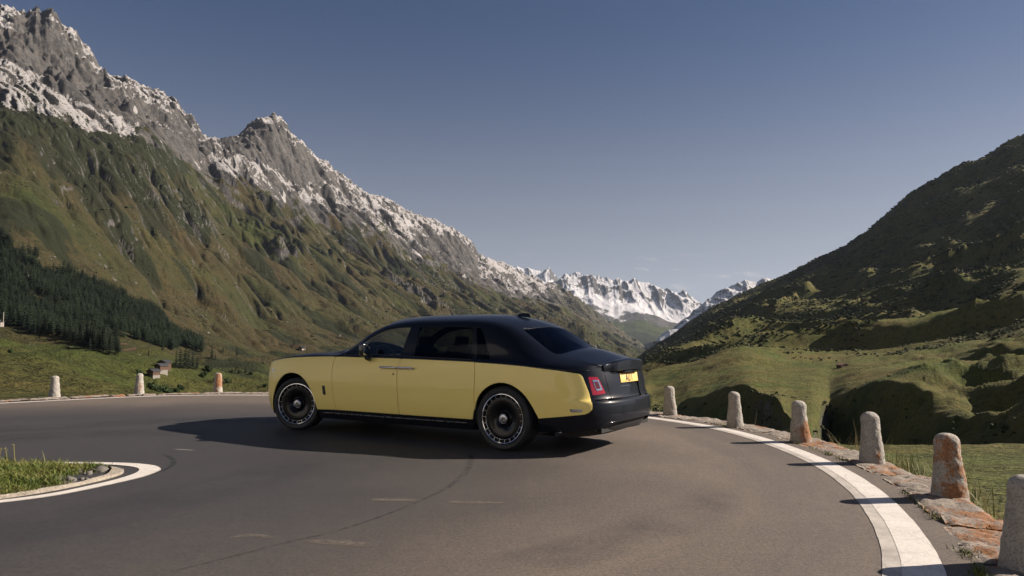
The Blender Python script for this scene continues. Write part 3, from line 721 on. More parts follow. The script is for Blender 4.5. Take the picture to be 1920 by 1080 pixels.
# ---------------------------------------------------------------- road
LINE = [(-60,-34),(-40,-14),(-26,1.5),(-17,10.2),(-13.6,13.4),(-10.87,15.4),(-10.15,16.05),(-8.76,17.3),(-7.4,17.7),(-5.9,17.65),(-3.4,17.25),(-.9,16.0),(1.1,14.3),(2.42,12.65),
        (3.17,11.35),(3.42,9.92),(3.475,8.63),(3.39,7.52),(3.17,6.47),(2.87,5.52),(2.63,4.86),(2.39,4.33),(1.72,3.25),(.7,2.1),(-.8,1.1),(-3.3,.1),(-8,-1.6),(-18,-6),(-60,-60)]
def spl(P, step=.1):
    P = [np.array(p, float) for p in P]; P = [2*P[0]-P[1]] + P + [2*P[-1]-P[-2]]; o = []
    for i in range(1, len(P)-2):
        a, b, c, d = P[i-1:i+3]; n = max(2, int(np.hypot(*(c-b))/step))
        # centripetal form keeps unequal spacing free of loops
        t0 = 0; t1 = np.sqrt(np.hypot(*(b-a))); t2 = t1+np.sqrt(np.hypot(*(c-b))); t3 = t2+np.sqrt(np.hypot(*(d-c)))
        for k in range(n):
            t = t1 + (t2-t1)*k/n
            A1 = (t1-t)/(t1-t0)*a+(t-t0)/(t1-t0)*b; A2 = (t2-t)/(t2-t1)*b+(t-t1)/(t2-t1)*c; A3 = (t3-t)/(t3-t2)*c+(t-t2)/(t3-t2)*d
            B1 = (t2-t)/(t2-t0)*A1+(t-t0)/(t2-t0)*A2; B2 = (t3-t)/(t3-t1)*A2+(t-t1)/(t3-t1)*A3
            o.append((t2-t)/(t2-t1)*B1+(t-t1)/(t2-t1)*B2)
    o.append(P[-2]); o = np.array(o)
    # even spacing, light smoothing
    s = np.r_[0, np.cumsum(np.hypot(*np.diff(o, axis=0).T))]; q = np.arange(0, s[-1], step)
    return np.c_[np.interp(q, s, o[:,0]), np.interp(q, s, o[:,1])]
def smoothc(C, n=6):
    k = np.exp(-0.5*(np.arange(-3*n, 3*n+1)/n)**2); k /= k.sum(); m = 3*n
    P = np.r_[C[:1]+(C[:1]-C[1:m+1][::-1]), C, C[-1:]+(C[-1:]-C[-m-1:-1][::-1])]
    return np.c_[np.convolve(P[:,0], k, 'valid'), np.convolve(P[:,1], k, 'valid')]
def leftn(C):
    t = np.gradient(C, axis=0); t /= np.hypot(*t.T)[:,None]; return np.c_[-t[:,1], t[:,0]]
def ribbon(name, C, a, b, z, mat, kind='structure', wob=0, parent=None, nsub=1, seed=3):
    n = leftn(C); a = np.broadcast_to(a, len(C)).astype(float).copy(); b = np.broadcast_to(b, len(C)).astype(float).copy()
    if wob:
        s = np.arange(len(C))*np.hypot(*(C[1]-C[0])); a += fbm(s*4, s*0+.5, 4, seed)*wob; b += fbm(s*4, s*0+7.5, 4, seed+1)*wob
    rows = [np.c_[C + n*(a+(b-a)*k/nsub)[:,None], np.full(len(C), z)] for k in range(nsub+1)]
    V = np.concatenate(rows); m = len(C); F = [(k*m+i, k*m+i+1, (k+1)*m+i+1, (k+1)*m+i) for k in range(nsub) for i in range(m-1)]
    s_al = np.arange(m)*np.hypot(*(C[1]-C[0])); o = mesh_np(name, V, np.array(F), mat, parent, smooth=False, attrs={'along': np.tile(s_al, nsub+1), 'across': np.repeat(np.linspace(0, 1, nsub+1), m)})
    bm = bmesh.new(); bm.from_mesh(o.data); 
    for f in bm.faces:
        if f.normal.z < 0: f.normal_flip()
    bm.to_mesh(o.data); bm.free()
    if kind: o['kind'] = kind
    return o
CLN = smoothc(spl(LINE, .1), 7)
NLN = leftn(CLN)          # left of travel (towards the outside on this path?) checked below
SGN = 1.0 if ((CLN[len(CLN)//2] + NLN[len(CLN)//2]) - np.array([-4, 8]))@(CLN[len(CLN)//2]-np.array([-4, 8])) > ((CLN[len(CLN)//2]-np.array([-4, 8]))**2).sum() else -1.0
dcam = np.hypot(*CLN.T)
lw = np.interp(dcam, [4, 6, 10, 14, 20], [.335, .29, .235, .20, .17])

def asphalt():
    m, nt, b = mat_new('asphalt'); g = NT(nt); v = g.coord()
    # direction round the hairpin: polar coordinates about the inner kerb, so wear follows the traffic
    sep = g.n('ShaderNodeSeparateXYZ'); g.l(v, sep.inputs[0])
    dx = g.math('ADD', sep.outputs[0], 6.6); dy = g.math('SUBTRACT', sep.outputs[1], 8.6)
    r = g.math('SQRT', g.math('ADD', g.math('MULTIPLY', dx, dx), g.math('MULTIPLY', g.math('MULTIPLY', dy, dy), 1.25)))
    th = g.math('ARCTAN2', dy, dx)
    cmb = g.n('ShaderNodeCombineXYZ'); g.l(r, cmb.inputs[0]); g.l(g.math('MULTIPLY', th, 1.1), cmb.inputs[1])
    warp = g.noise(v, .35, 3)
    c2 = g.n('ShaderNodeCombineXYZ'); g.l(g.math('ADD', r, g.math('MULTIPLY', warp, 1.2)), c2.inputs[0]); g.l(g.math('MULTIPLY', th, .8), c2.inputs[1])
    lanes = g.noise(c2.outputs[0], .62, 4, .55)
    streak = g.noise(cmb.outputs[0], 3.2, 6, .65)
    grain = g.math('ADD', g.math('MULTIPLY', g.noise(v, 38, 4, .8), .42), g.math('MULTIPLY', g.noise(v, 130, 3, .8), .58)); fine = g.noise(v, 330, 2, .7); spots = g.vor(v, 60)
    patch = g.noise(v, .55, 5, .6)
    base = g.mix(g.ramp(patch, [(.35, 0.), (.65, 1.)]), (.120, .092, .070), (.160, .122, .092))
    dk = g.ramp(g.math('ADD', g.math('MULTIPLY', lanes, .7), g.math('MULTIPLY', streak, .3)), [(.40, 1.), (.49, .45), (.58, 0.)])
    # the tarmac is darker and bluer close round the island
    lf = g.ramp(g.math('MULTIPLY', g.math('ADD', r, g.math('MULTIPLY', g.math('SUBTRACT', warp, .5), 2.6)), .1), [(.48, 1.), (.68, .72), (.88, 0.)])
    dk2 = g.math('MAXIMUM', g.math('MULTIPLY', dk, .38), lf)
    pass
    base = g.mix(g.ramp(g.noise(v, 9, 6, .75), [(.36, .45), (.58, 0.)]), base, (.060, .055, .053))
    base = g.mix(g.ramp(grain, [(.50, 0.), (.60, .85)]), base, (.25, .205, .165))
    base = g.mix(g.ramp(grain, [(.38, .85), (.47, 0.)]), base, (.030, .028, .028))
    base = g.mix(g.ramp(fine, [(.35, .6), (.50, 0.)]), base, (.030, .029, .030))
    base = g.mix(g.ramp(spots, [(.03, .5), (.09, 0.)]), base, (.26, .24, .22))
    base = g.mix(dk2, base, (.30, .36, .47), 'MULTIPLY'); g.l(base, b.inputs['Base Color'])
    g.l(g.ramp(dk2, [(0., .84), (1., .62)]), b.inputs['Roughness'])
    g.bump(g.math('ADD', grain, g.math('MULTIPLY', fine, .5)), .55, .006, b)
    return m
MA = asphalt()
# tarmac sheet between the wall foot and the (open) inside of the bend
edge = CLN + NLN*SGN*(lw/2 + .24)[:,None]
sel = edge[(np.hypot(*edge.T) < 75)]
loop = [tuple(p) for p in sel[::4]]
def flat_sheet(name, loop, z, mat, grid=None, zf=None, holes=()):
    pts = [Vector(p) for p in loop]; ed = [(i, (i+1) % len(loop)) for i in range(len(loop))]
    LP = np.array(loop)
    if grid:
        lo, hi = LP.min(0), LP.max(0); gx, gy = np.meshgrid(np.arange(lo[0], hi[0], grid), np.arange(lo[1], hi[1], grid)); G = np.c_[gx.ravel(), gy.ravel()]
        G = G + np.random.RandomState(3).uniform(-.2, .2, G.shape)*grid
        G = G[inpoly(G, loop)]
        dm = np.full(len(G), 1e9)
        for i in range(0, len(LP), 100): dm = np.minimum(dm, np.sqrt(((G[:,None]-LP[None,i:i+100])**2).sum(-1)).min(1))
        G = G[dm > grid*.4]; pts += [Vector(p) for p in G]
    ov, oe, of, *_ = delaunay_2d_cdt(pts, ed, [], 0, 1e-6)
    V2 = np.array([tuple(v) for v in ov]); F = np.array([t for t in of if len(t) == 3]); F = F[inpoly(V2[F].mean(1), loop)]
    Z = np.full(len(V2), float(z)) if zf is None else zf(V2)
    V = np.c_[V2, Z]; g = np.cross(V[F[:,1]]-V[F[:,0]], V[F[:,2]]-V[F[:,0]])[:,2] < 0; F[g] = F[g][:, ::-1]
    return mesh_np(name, V, F, mat, smooth=zf is not None)
road = flat_sheet('road', loop, 0.0, MA); road['kind'] = 'structure'

def linepaint(name, col, crack=.55, dirt=.5):
    m, nt, b = mat_new(name); g = NT(nt); v = g.coord()
    vd = g.n('ShaderNodeTexVoronoi'); vd.feature = 'DISTANCE_TO_EDGE'; vd.inputs['Scale'].default_value = 1.0; vd.inputs['Randomness'].default_value = 1.0
    wv = g.noise(v, 6, 4); mv = g.n('ShaderNodeVectorMath'); mv.operation = 'MULTIPLY_ADD'; mv.inputs[1].default_value = (.35, .35, 0)
    cs_ = g.n('ShaderNodeCombineXYZ'); g.l(g.math('MULTIPLY', g.attr('along'), 3.1), cs_.inputs[0]); g.l(g.math('MULTIPLY', g.attr('across'), .75), cs_.inputs[1]); g.l(wv, mv.inputs[0]); g.l(cs_.outputs[0], mv.inputs[2]); g.l(mv.outputs[0], vd.inputs['Vector'])
    cr = g.ramp(vd.outputs['Distance'], [(.008, crack), (.030, 0.)])
    c = g.mix(g.ramp(g.noise(v, 3.5, 6, .65), [(.38, dirt), (.66, 0.)]), col, tuple(x*.62 for x in col))
    c = g.mix(g.ramp(g.noise(v, 70, 4, .7), [(.32, .55), (.47, 0.)]), c, (.16, .14, .13))
    c = g.mix(cr, c, (.09, .08, .075))
    g.l(c, b.inputs['Base Color']); b.inputs['Roughness'].default_value = .7
    g.bump(g.noise(v, 120, 3), .4, .004, b); return m
MP1 = linepaint('old_road_paint', (.52, .48, .43), .2, .8); MP2 = linepaint('fresh_road_paint', (.66, .62, .57), .16, .3)
near = np.where(dcam < 40)[0]; seg = slice(near[0], near[-1]); Cn = CLN[seg]; lwn = lw[seg]
ribbon('outer_road_line_base', Cn, -SGN*lwn*.55, SGN*lwn*.5, .004, MP1, wob=.008, nsub=1, seed=5)
ribbon('outer_road_line', Cn, -SGN*lwn*.22, SGN*lwn*.52, .006, MP2, wob=.007, nsub=1, seed=9)

# island inside the bend
ISL_C = [(-12,-3.5),(-8.6,2.2),(-6.0,4.9),(-4.78,5.85),(-4.34,6.25),(-4.09,6.45),(-3.93,6.80),(-3.79,7.22),(-3.755,7.58),(-3.83,7.82),(-4.05,8.00),(-4.27,8.075),(-4.70,8.135),(-5.1,8.13),(-6.5,8.05),(-8.5,7.6),(-12.5,5.8),(-22,0)]
IC = smoothc(spl(ISL_C, .05), 3); dtip = np.hypot(IC[:,0]+3.76, IC[:,1]-7.7)
iw = np.interp(dtip, [0, .3, .7, 1.2, 3], [.20, .17, .13, .115, .11])
ribbon('inner_road_line', IC, -iw/2, iw/2, .005, MP2, wob=.004, seed=21)
ribbon('inner_road_line_base', IC, -iw/2-.012, iw/2-.02, .003, MP1, wob=.02, seed=22)
def stone_mat(name, c1, c2, lichen=True, scale=1., lich_thr=.5, bumpd=.02):
    m, nt, b = mat_new(name); g = NT(nt); v = g.coord()
    f = g.noise(v, 9*scale, 8, .65); s = g.noise(v, 60*scale, 4, .75); q = g.vor(v, 90*scale)
    c = g.ramp(f, [(.3, c1), (.68, c2)])
    c = g.mix(g.ramp(s, [(.36, .75), (.50, 0.)]), c, tuple(x*.32 for x in c1))
    c = g.mix(g.ramp(q, [(.10, .5), (.2, 0.)]), c, tuple(min(1, x*1.55) for x in c2))
    c = g.mix(g.ramp(g.noise(v, 2.6*scale, 4), [(.45, 0.), (.7, .45)]), c, tuple(x*.55 for x in c1))
    if lichen:
        a = g.attr('lichen'); n1 = g.math('ADD', g.math('MULTIPLY', g.noise(v, 26*scale, 7, .8), .62), g.math('MULTIPLY', g.noise(v, 95*scale, 4, .8), .38))
        k = g.ramp(g.math('ADD', a, g.math('MULTIPLY', g.math('SUBTRACT', n1, .5), 2.6)), [(.50, 0.), (.60, .85)])
        oc = g.ramp(g.noise(v, 40*scale, 4), [(.3, (.13, .050, .016)), (.55, (.30, .115, .028)), (.8, (.42, .24, .10))])
        c = g.mix(k, c, oc)
    g.l(c, b.inputs['Base Color']); b.inputs['Roughness'].default_value = .9
    g.bump(g.math('ADD', f, g.math('MULTIPLY', s, .6)), .8, bumpd, b); return m
MSTONE = stone_mat('granite', (.27, .25, .225), (.43, .40, .355)); MWALL = stone_mat('wall_stone', (.19, .165, .14), (.36, .31, .26), scale=1.1)

# ---- low stone wall round the outside of the bend: a course of flat coping blocks on a drystone face
wsel = np.where((dcam < 34))[0]; Cw = CLN[wsel[0]:wsel[-1]]; Nw = NLN[wsel[0]:wsel[-1]]*SGN; lww = lw[wsel[0]:wsel[-1]]
rs = np.random.RandomState(11); V = []; F = []; LA = []
i = 0; base_off = lww/2 + .20
while i < len(Cw)-12:
    L_ = int(rs.choice([2, 3, 3, 4, 5, 6, 7])) + (3 if rs.rand() < .25 else 0)
    j = min(i+L_, len(Cw)-1); top = .022 + rs.uniform(-.010, .016); w0 = rs.uniform(-.03, .02); w1_ = .42 + rs.uniform(-.03, .05)
    nd = max(2, (j-i)*4); na = 18; tl = np.linspace(i+.13, j-.13, nd+1); b0 = len(V)
    tilt = rs.uniform(-.012, .012, 2)
    for a_ in range(na+1):
        fa = a_/na
        for t in tl:
            P = np.array([np.interp(t, range(len(Cw)), Cw[:,k]) for k in (0,1)]); N_ = np.array([np.interp(t, range(len(Nw)), Nw[:,k]) for k in (0,1)]); bo = np.interp(t, range(len(Cw)), base_off)
            q = P + N_*(bo + w0 + (w1_-w0)*fa)
            e = min(fa, 1-fa, (t-tl[0])/(j-i+1e-6), (tl[-1]-t)/(j-i+1e-6)); rd = -.016*max(0, 1-e/.09)
            z = top + rd + tilt[0]*(fa-.5)*2 + tilt[1]*((t-i)/(j-i)-.5)*2 + float(perlin(q[0]*9, q[1]*9, 5))*.010 + float(perlin(q[0]*26, q[1]*26, 6))*.007 + float(perlin(q[0]*60, q[1]*60, 16))*.004 - .020*math.exp(-(float(perlin(t*.42, fa*1.3+t*.05, 18))/.05)**2)
            V.append((q[0], q[1], z)); LA.append(0)
    for a_ in range(na):
        for t in range(nd): F.append((b0+a_*(nd+1)+t, b0+a_*(nd+1)+t+1, b0+(a_+1)*(nd+1)+t+1, b0+(a_+1)*(nd+1)+t))
    # sides: road side and outer side skirts
    for row, dz in ((0, -.10), (na, -.5)):
        ids = [b0+row*(nd+1)+t for t in range(nd+1)]; b1 = len(V)
        for k_ in ids: V.append((V[k_][0], V[k_][1], dz)); LA.append(0)
        for t in range(nd): F.append((ids[t], ids[t+1], b1+t+1, b1+t))
    for col in (0, nd):
        ids = [b0+a_*(nd+1)+col for a_ in range(na+1)]; b1 = len(V)
        for k_ in ids: V.append((V[k_][0], V[k_][1], -.05)); LA.append(0)
        for t in range(na): F.append((ids[t], ids[t+1], b1+t+1, b1+t))
    i = j
Va = np.array(V)
wall = mesh_np('stone_wall', Va, np.array(F), MWALL, smooth=False, attrs={'lichen': np.clip(.34 + fbm(Va[:,0]*3.5, Va[:,1]*3.5, 4, 31)*.7 + fbm(Va[:,0]*.8, Va[:,1]*.8, 2, 33)*.5, .0, 1)})
tag(wall, 'low drystone edge wall of flat lichen covered blocks around the outside of the bend', 'wall')
# wall body below the coping
n_ = Nw; zt_ = -.035
outer = Cw + n_*(base_off+.40)[:,None]; innr = Cw + n_*(base_off-.03)[:,None]; m_ = len(Cw)
Vb = np.concatenate([np.c_[innr, np.full(m_, -.006)], np.c_[innr + n_*.06, np.full(m_, zt_+.02)], np.c_[outer, np.full(m_, zt_+.01)], np.c_[outer + n_*.10, np.full(m_, -1.4)], np.c_[outer + n_*.25, np.full(m_, -3.2)]])
Vb[2*m_:] += np.stack([fbm(Vb[2*m_:,0]*3, Vb[2*m_:,2]*3+Vb[2*m_:,1], 4, 8)]*3, -1)*.04
Fb = np.array([(k*m_+i, k*m_+i+1, (k+1)*m_+i+1, (k+1)*m_+i) for k in range(4) for i in range(m_-1)])
mesh_np('wall_face', Vb, Fb, MWALL, wall, smooth=False, attrs={'lichen': np.full(len(Vb), .2)})

# ---- marker stones
def bollard(x, y, h, wb, wt, lich, seed, lean=(0,0), label='', rz=0):
    nr, nh = 56, 60; V = []; A = np.linspace(0, 2*math.pi, nr, endpoint=False)
    prof = []
    for t in np.linspace(0, 1, nh):
        if t < .82: prof.append((wb + (wt-wb)*(t/.82)**.9, t*h*.86))
        else:
            q = (t-.82)/.18*math.pi/2; prof.append((wt*(max(0, math.cos(q))**.75), h*.86 + h*.14*math.sin(q)))
    r = np.array([p[0] for p in prof])[:,None]; z = np.array([p[1] for p in prof])[:,None] + 0*A[None]
    ca, sa = np.cos(A)[None], np.sin(A)[None]
    sq = (np.abs(ca)**2.2 + np.abs(sa)**2.2)**(-1/2.2)
    u = np.arctan2(sa, ca)*1. + 0*z
    X = r*sq*ca; Y = r*sq*sa
    def n3(s, f): return fbm(X*f + z*f*.7 + seed*3.3, Y*f - z*f*.8 + seed, 4, seed+s)
    d = n3(0, 5)*.013 + n3(3, 16)*.008 + n3(5, 45)*.006
    X = X*(1 + d/np.maximum(r, .03)*.9); Y = Y*(1 + d/np.maximum(r, .03)*.9); z = z + n3(9, 9)*.008*(z > .02)
    X = X + lean[0]*z; Y = Y + lean[1]*z
    V = np.stack([X, Y, z - .03], -1).reshape(-1, 3)
    F = [(i*nr+k, i*nr+(k+1) % nr, (i+1)*nr+(k+1) % nr, (i+1)*nr+k) for i in range(nh-1) for k in range(nr)] + [tuple(range((nh-1)*nr, nh*nr))]
    la = lich(V[:,0]/wb, V[:,1]/wb, V[:,2]/h)
    la = la + fbm(V[:,0]*7+seed*5, V[:,2]*7+V[:,1]*5, 3, seed+40)*.45
    o = mesh_np('marker_stone', V, F, MSTONE, attrs={'lichen': la}); o.location = (x, y, .02)
    o.rotation_euler = (0, 0, rz)
    tag(o, label, 'marker stone', 'granite marker stones along the outside of the bend')
    return o
gs = lambda *a: (lambda x, y, z: sum(w*np.exp(-(((x-cx)/sx)**2 + ((z-cz)/sz)**2)) for cx, cz, sx, sz, w in a) + .05)
bollard(2.82,13.06,.535,.128,.088, gs((.6,.1,.6,.4,.35)), 1, (-.01,0), 'grey marker stone nearest the rear bumper of the car')
bollard(3.47,11.39,.56,.135,.088, gs((.2,.0,.6,.1,.1)), 2, (-.02,0), 'plain pale grey marker stone, second from the car on the right')
bollard(3.84,9.76,.56,.135,.092, gs((.2,.25,1.2,.30,.80),(.9,.5,.3,.5,.4)), 3, (-.03,0), 'marker stone with its lower half orange with lichen')
bollard(3.985,8.13,.575,.135,.092, gs((.1,.12,.5,.16,.5)), 4, (-.02,0), 'tall grey marker stone with small orange spots only near its foot')
bollard(3.76,6.33,.575,.145,.100, gs((-.5,.75,.5,.30,.62),(.35,.8,.3,.25,.55),(.1,.40,1.,.25,.42),(-.1,.1,.9,.2,.62),(.9,.5,.3,.5,.55)), 5, (-.02,0), 'marker stone blotched with orange lichen from top to foot')
bollard(3.13,4.46,.565,.175,.112, gs((-.8,.5,.2,.1,.2)), 6, (.0,0), 'big dark grey marker stone in the near right corner of the view')
bollard(-10.72,17.12,.51,.125,.085, gs((.4,.8,.5,.3,.15)), 7, (.0,0), 'leftmost grey marker stone at the far side of the bend')
bollard(-9.2,18.02,.52,.12,.080, gs((.5,.4,.4,.5,.50)), 8, (.01,0), 'pale marker stone with orange streaks down its right side, by the chalet view')
bollard(-7.42,18.42,.52,.12,.085, gs((.2,.5,.9,.6,.75)), 9, (.0,0), 'marker stone almost wholly orange with lichen, just left of the car')

# ---- marks on the tarmac
def alphamat(name, col, thr, rough=.7, sc_=9):
    m, nt, b = mat_new(name); g = NT(nt); v = g.coord()
    n = g.noise(v, sc_, 6, .7); a = g.ramp(n, [(thr-.10, 0.), (thr+.16, .75)])
    b.inputs['Base Color'].default_value = (*col, 1); b.inputs['Roughness'].default_value = rough
    ea = g.attr('edge'); g.l(g.math('MULTIPLY', a, ea), b.inputs['Alpha']); return m
def lanemat():
    m, nt, b = mat_new('polished_lane'); g = NT(nt); v = g.coord()
    n = g.math('ADD', g.math('MULTIPLY', g.noise(v, 1.3, 5, .6), .6), g.math('MULTIPLY', g.noise(v, 9, 5, .7), .4)); a = g.ramp(n, [(.40, 0.), (.66, .42)])
    b.inputs['Base Color'].default_value = (.050, .052, .062, 1); b.inputs['Roughness'].default_value = .62
    ea = g.attr('edge'); g.l(g.math('MULTIPLY', a, ea), b.inputs['Alpha']); return m
MLN = lanemat()
def mark(name, P, w, z, mat, ends=.25, n=4):
    C = spl(P, .05); n_ = leftn(C); t = np.linspace(0, 1, len(C)); en = sstep(0, ends, t)*sstep(1, 1-ends, t); ws = np.interp(t, np.linspace(0, 1, len(w)), w) if hasattr(w, '__len__') else np.full(len(C), w)
    V = []; A = []
    for k in range(n+1):
        f = k/n*2-1; V.append(np.c_[C + n_*(ws*f/2)[:,None], np.full(len(C), z)]); A.append(en*(1-abs(f)**2.2))
    m = len(C); F = np.array([(k*m+i, (k+1)*m+i, (k+1)*m+i+1, k*m+i+1) for k in range(n) for i in range(m-1)])
    o = mesh_np(name, np.concatenate(V), F, mat, smooth=False, attrs={'edge': np.concatenate(A)}); o['kind'] = 'structure'
    bm = bmesh.new(); bm.from_mesh(o.data)
    for f in bm.faces:
        if f.normal.z < 0: f.normal_flip()
    bm.to_mesh(o.data); bm.free(); return o
def gp(u, w, z=0.0):
    a = (u-960)/FPX; b_ = -(w-540)/FPX; c, s = math.cos(PITCH), math.sin(PITCH); r = (a, c-b_*s, s+b_*c); t = (z-CAM_H)/r[2]
    return (t*r[0], t*r[1])
MSK = alphamat('tyre_rubber_mark', (.022, .024, .030), .42); MSK2 = alphamat('faint_rubber_mark', (.044,.043,.046), .50); MPL = alphamat('worn_paint_patch', (.155, .132, .108), .42, .8, 14)
mark('tyre_mark', [gp(240,1092), gp(400,1053), gp(528,1020), gp(633,995), gp(721,966), gp(790,938), gp(838,915), gp(870,889), gp(882,868), gp(884,845)], [.03,.045,.05,.05,.05,.07,.08,.09,.09,.08], .0025, MSK2, .1)
mark('tyre_mark', [gp(300,851), gp(318,857), gp(326,866), gp(318,876), gp(292,887), gp(262,897)], .07, .0025, MSK, .2)
mark('worn_lane', [gp(-260,835), gp(-30,808), gp(120,800), gp(260,792), gp(380,788), gp(520,790), gp(700,800)], [.8,1.1,1.1,1.0,.9], .0022, MLN, .2, 8)
mark('worn_lane', [gp(-200,855), gp(-30,826), gp(150,815), gp(300,812), gp(420,822)], [1.2,1.2,1.0,.8], .0023, MLN, .25, 8)
mark('worn_lane', [gp(-260,1020), gp(-60,1000), gp(120,978), gp(260,945), gp(400,915), gp(520,880), gp(600,850)], [1.0,1.1,1.1,1.0,.9,.7], .0022, MLN, .2, 8)
mark('worn_lane', [gp(760,1100), gp(1010,1050), gp(1110,1025), gp(1240,985), gp(1330,940), gp(1360,900)], [.5,.6,.7,.6,.4], .0022, MLN, .3, 8)
mark('worn_patch', [gp(692,937), gp(740,938), gp(795,939)], [.10,.16,.10], .0024, MPL, .15)
mark('worn_patch', [gp(828,941), gp(880,942), gp(970,944)], [.10,.14,.06], .0024, MPL, .2)
mark('worn_patch', [gp(570,1015), gp(640,1018), gp(715,1025)], [.10,.17,.10], .0024, MPL, .15)
mark('worn_patch', [gp(420,1010), gp(470,1004), gp(520,1010)], [.06,.10,.05], .0024, MPL, .2)
mark('worn_patch', [gp(325,842), gp(345,843.5), gp(366,845)], [.05,.09,.05], .0024, alphamat('spilled_chalk', (.45,.42,.38), .5, .8, 30), .2)
# ---------------------------------------------------------------- mountains and valley
def dirof(u, w):
    """direction from the road's eye height towards azimuth/elevation read off a survey panorama (per metre of northing)"""
    a = (u-960)/FPX; b_ = -(w-540)/FPX; c, s = math.cos(PITCH), math.sin(PITCH); k = c-b_*s
    return a/k, (s+b_*c)/k
def tinterp(tab, U):
    us = np.array([t[0] for t in tab], float); nr = len(tab[0][1]); D = np.zeros((nr, len(U))); W = np.zeros((nr, len(U)))
    for r in range(nr):
        D[r] = np.exp(pchip(us, [math.log(t[1][r][0]) for t in tab])(U)); W[r] = pchip(us, [t[1][r][1] for t in tab])(U)
    return D, W
def build_grid(tab, U, rows_per, ridge=None, ridge_row=None):
    D, W = tinterp(tab, U)
    if ridge is not None:
        W[ridge_row] = np.interp(U, [p[0] for p in ridge], [p[1] for p in ridge])
    nr = len(D); Ds, Ws, T = [], [], []
    for r in range(nr-1):
        n = rows_per[r]
        for k in range(n + (1 if r == nr-2 else 0)):
            t = k/n; Ds.append(np.exp(np.log(D[r])*(1-t)+np.log(D[r+1])*t) if D[r].mean() < 200 else D[r]*(1-t)+D[r+1]*t)
            Ws.append((r+t)); T.append(r+t)
    Ds = np.array(Ds); T = np.array(T)
    # heights at control rows, then pchip through them along distance for each column
    A, Ez = dirof(U[None], W); Zc = CAM_H + D*Ez
    Z = np.zeros_like(Ds); 
    Zs = np.zeros_like(Ds)
    for r in range(nr-1):
        m = (T >= r) & (T < r+1) if r < nr-2 else (T >= r)
        # Hermite with limited slopes
        h0 = D[r+1]-D[r]; d1 = (Zc[r+1]-Zc[r])/h0
        dm = (Zc[r]-Zc[r-1])/(D[r]-D[r-1]) if r > 0 else d1
        dp = (Zc[r+2]-Zc[r+1])/(D[r+2]-D[r+1]) if r < nr-2 else d1
        def lim(a, b): return np.where(a*b > 0, 2*a*b/(a+b+1e-12*np.sign(a+b+1e-30)), 0)
        m0 = lim(dm, d1) if r > 0 else d1; m1 = lim(d1, dp) if r < nr-2 else d1
        t = (Ds[m]-D[r])/h0
        Z[m] = (1+2*t)*(1-t)**2*Zc[r] + t*(1-t)**2*h0*m0 + t*t*(3-2*t)*Zc[r+1] + t*t*(t-1)*h0*m1
    Ad, _ = dirof(U[None], np.full_like(Ds, 633.)); X = Ds*Ad
    return X, Ds.copy(), Z, np.repeat(T[:,None], len(U), 1)
def grid_faces(nr, nc):
    i, j = np.meshgrid(np.arange(nr-1), np.arange(nc-1), indexing='ij'); q = i*nc+j
    return np.c_[q.ravel(), q.ravel()+1, q.ravel()+nc+1, q.ravel()+nc].astype(np.int32)

# ---- left side of the valley
RIDGE_L = [(-900,-330),(-500,-160),(-250,-70),(-80,0),(0,17),(20,30),(40,12),(50,26),(60,18),(68,16),(80,30),(90,46),(110,57),(120,67),(133,87),(147,97),(157,113),(167,132),(180,143),(207,152),(227,151),(253,163),(287,178),(313,192),(333,217),(353,230),(370,256),(390,268),(420,268),(447,252),(480,228),(503,215),(520,229),(540,255),(567,273),(593,300),(613,313),(633,328),(660,352),(700,370),(733,387),(767,402),(807,415),(843,430),(873,448),(887,463),(897,483),(920,488),(947,498),(960,503),(980,515),(1003,523),(1047,540),(1073,553),(1100,573),(1127,593),(1160,617),(1193,640),(1208,653),(1260,690),(1330,720)]
TAB_L = [
 (-900,[(5,760),(30,740),(90,700),(200,640),(360,560),(600,470),(1000,300),(1500,120),(1900,0),(2500,-330),(3200,-300)]),
 (-300,[(9,760),(30,755),(90,715),(210,665),(400,620),(650,590),(1100,430),(1900,190),(2500,90),(3300,-90),(4100,-60)]),
 (0,   [(14,790),(34,768),(100,728),(220,690),(430,652),(700,622),(1250,440),(2300,215),(2900,120),(3700,17),(4700,60)]),
 (120, [(15,790),(34,768),(105,734),(230,698),(440,664),(720,640),(1250,505),(2450,260),(3100,160),(3850,67),(4900,110)]),
 (240, [(16,790),(34,766),(110,740),(250,716),(420,690),(740,660),(1250,570),(2600,310),(3400,205),(4100,155),(5200,190)]),
 (380, [(16,790),(34,764),(115,745),(300,733),(480,712),(800,684),(1250,645),(2900,400),(3800,290),(4500,250),(5600,280)]),
 (500, [(16,790),(34,764),(120,747),(330,738),(560,722),(950,696),(1600,655),(3200,450),(4200,330),(5000,227),(6200,290)]),
 (700, [(14,800),(34,768),(120,750),(360,742),(650,728),(1150,704),(2100,655),(3900,510),(5000,415),(6000,370),(7200,410)]),
 (900, [(12,810),(34,775),(120,752),(400,742),(750,728),(1400,702),(2700,655),(4700,575),(5900,520),(7100,484),(8400,530)]),
 (1060,[(12,820),(34,785),(120,760),(420,744),(800,728),(1600,704),(3400,665),(5800,610),(7000,580),(8200,546),(9500,590)]),
 (1200,[(12,830),(34,800),(120,770),(420,750),(900,732),(1900,712),(4200,690),(7000,670),(8200,660),(9300,646),(10500,690)]),
 (1330,[(12,840),(34,810),(120,780),(420,760),(900,742),(1900,728),(4200,722),(7000,718),(8200,718),(9300,720),(10500,740)])]
U = np.concatenate([np.arange(-900,-60,12.), np.arange(-60,1222,1.55)])
X, Y, Z, T = build_grid(TAB_L, U, [6,14,26,34,44,46,130,80,90,14], RIDGE_L, 9)
S_ = .66*X + .75*Y; Q_ = .75*X - .66*Y        # along the ridge, down the fall line
far = np.clip(Y/1200, 0, 1)
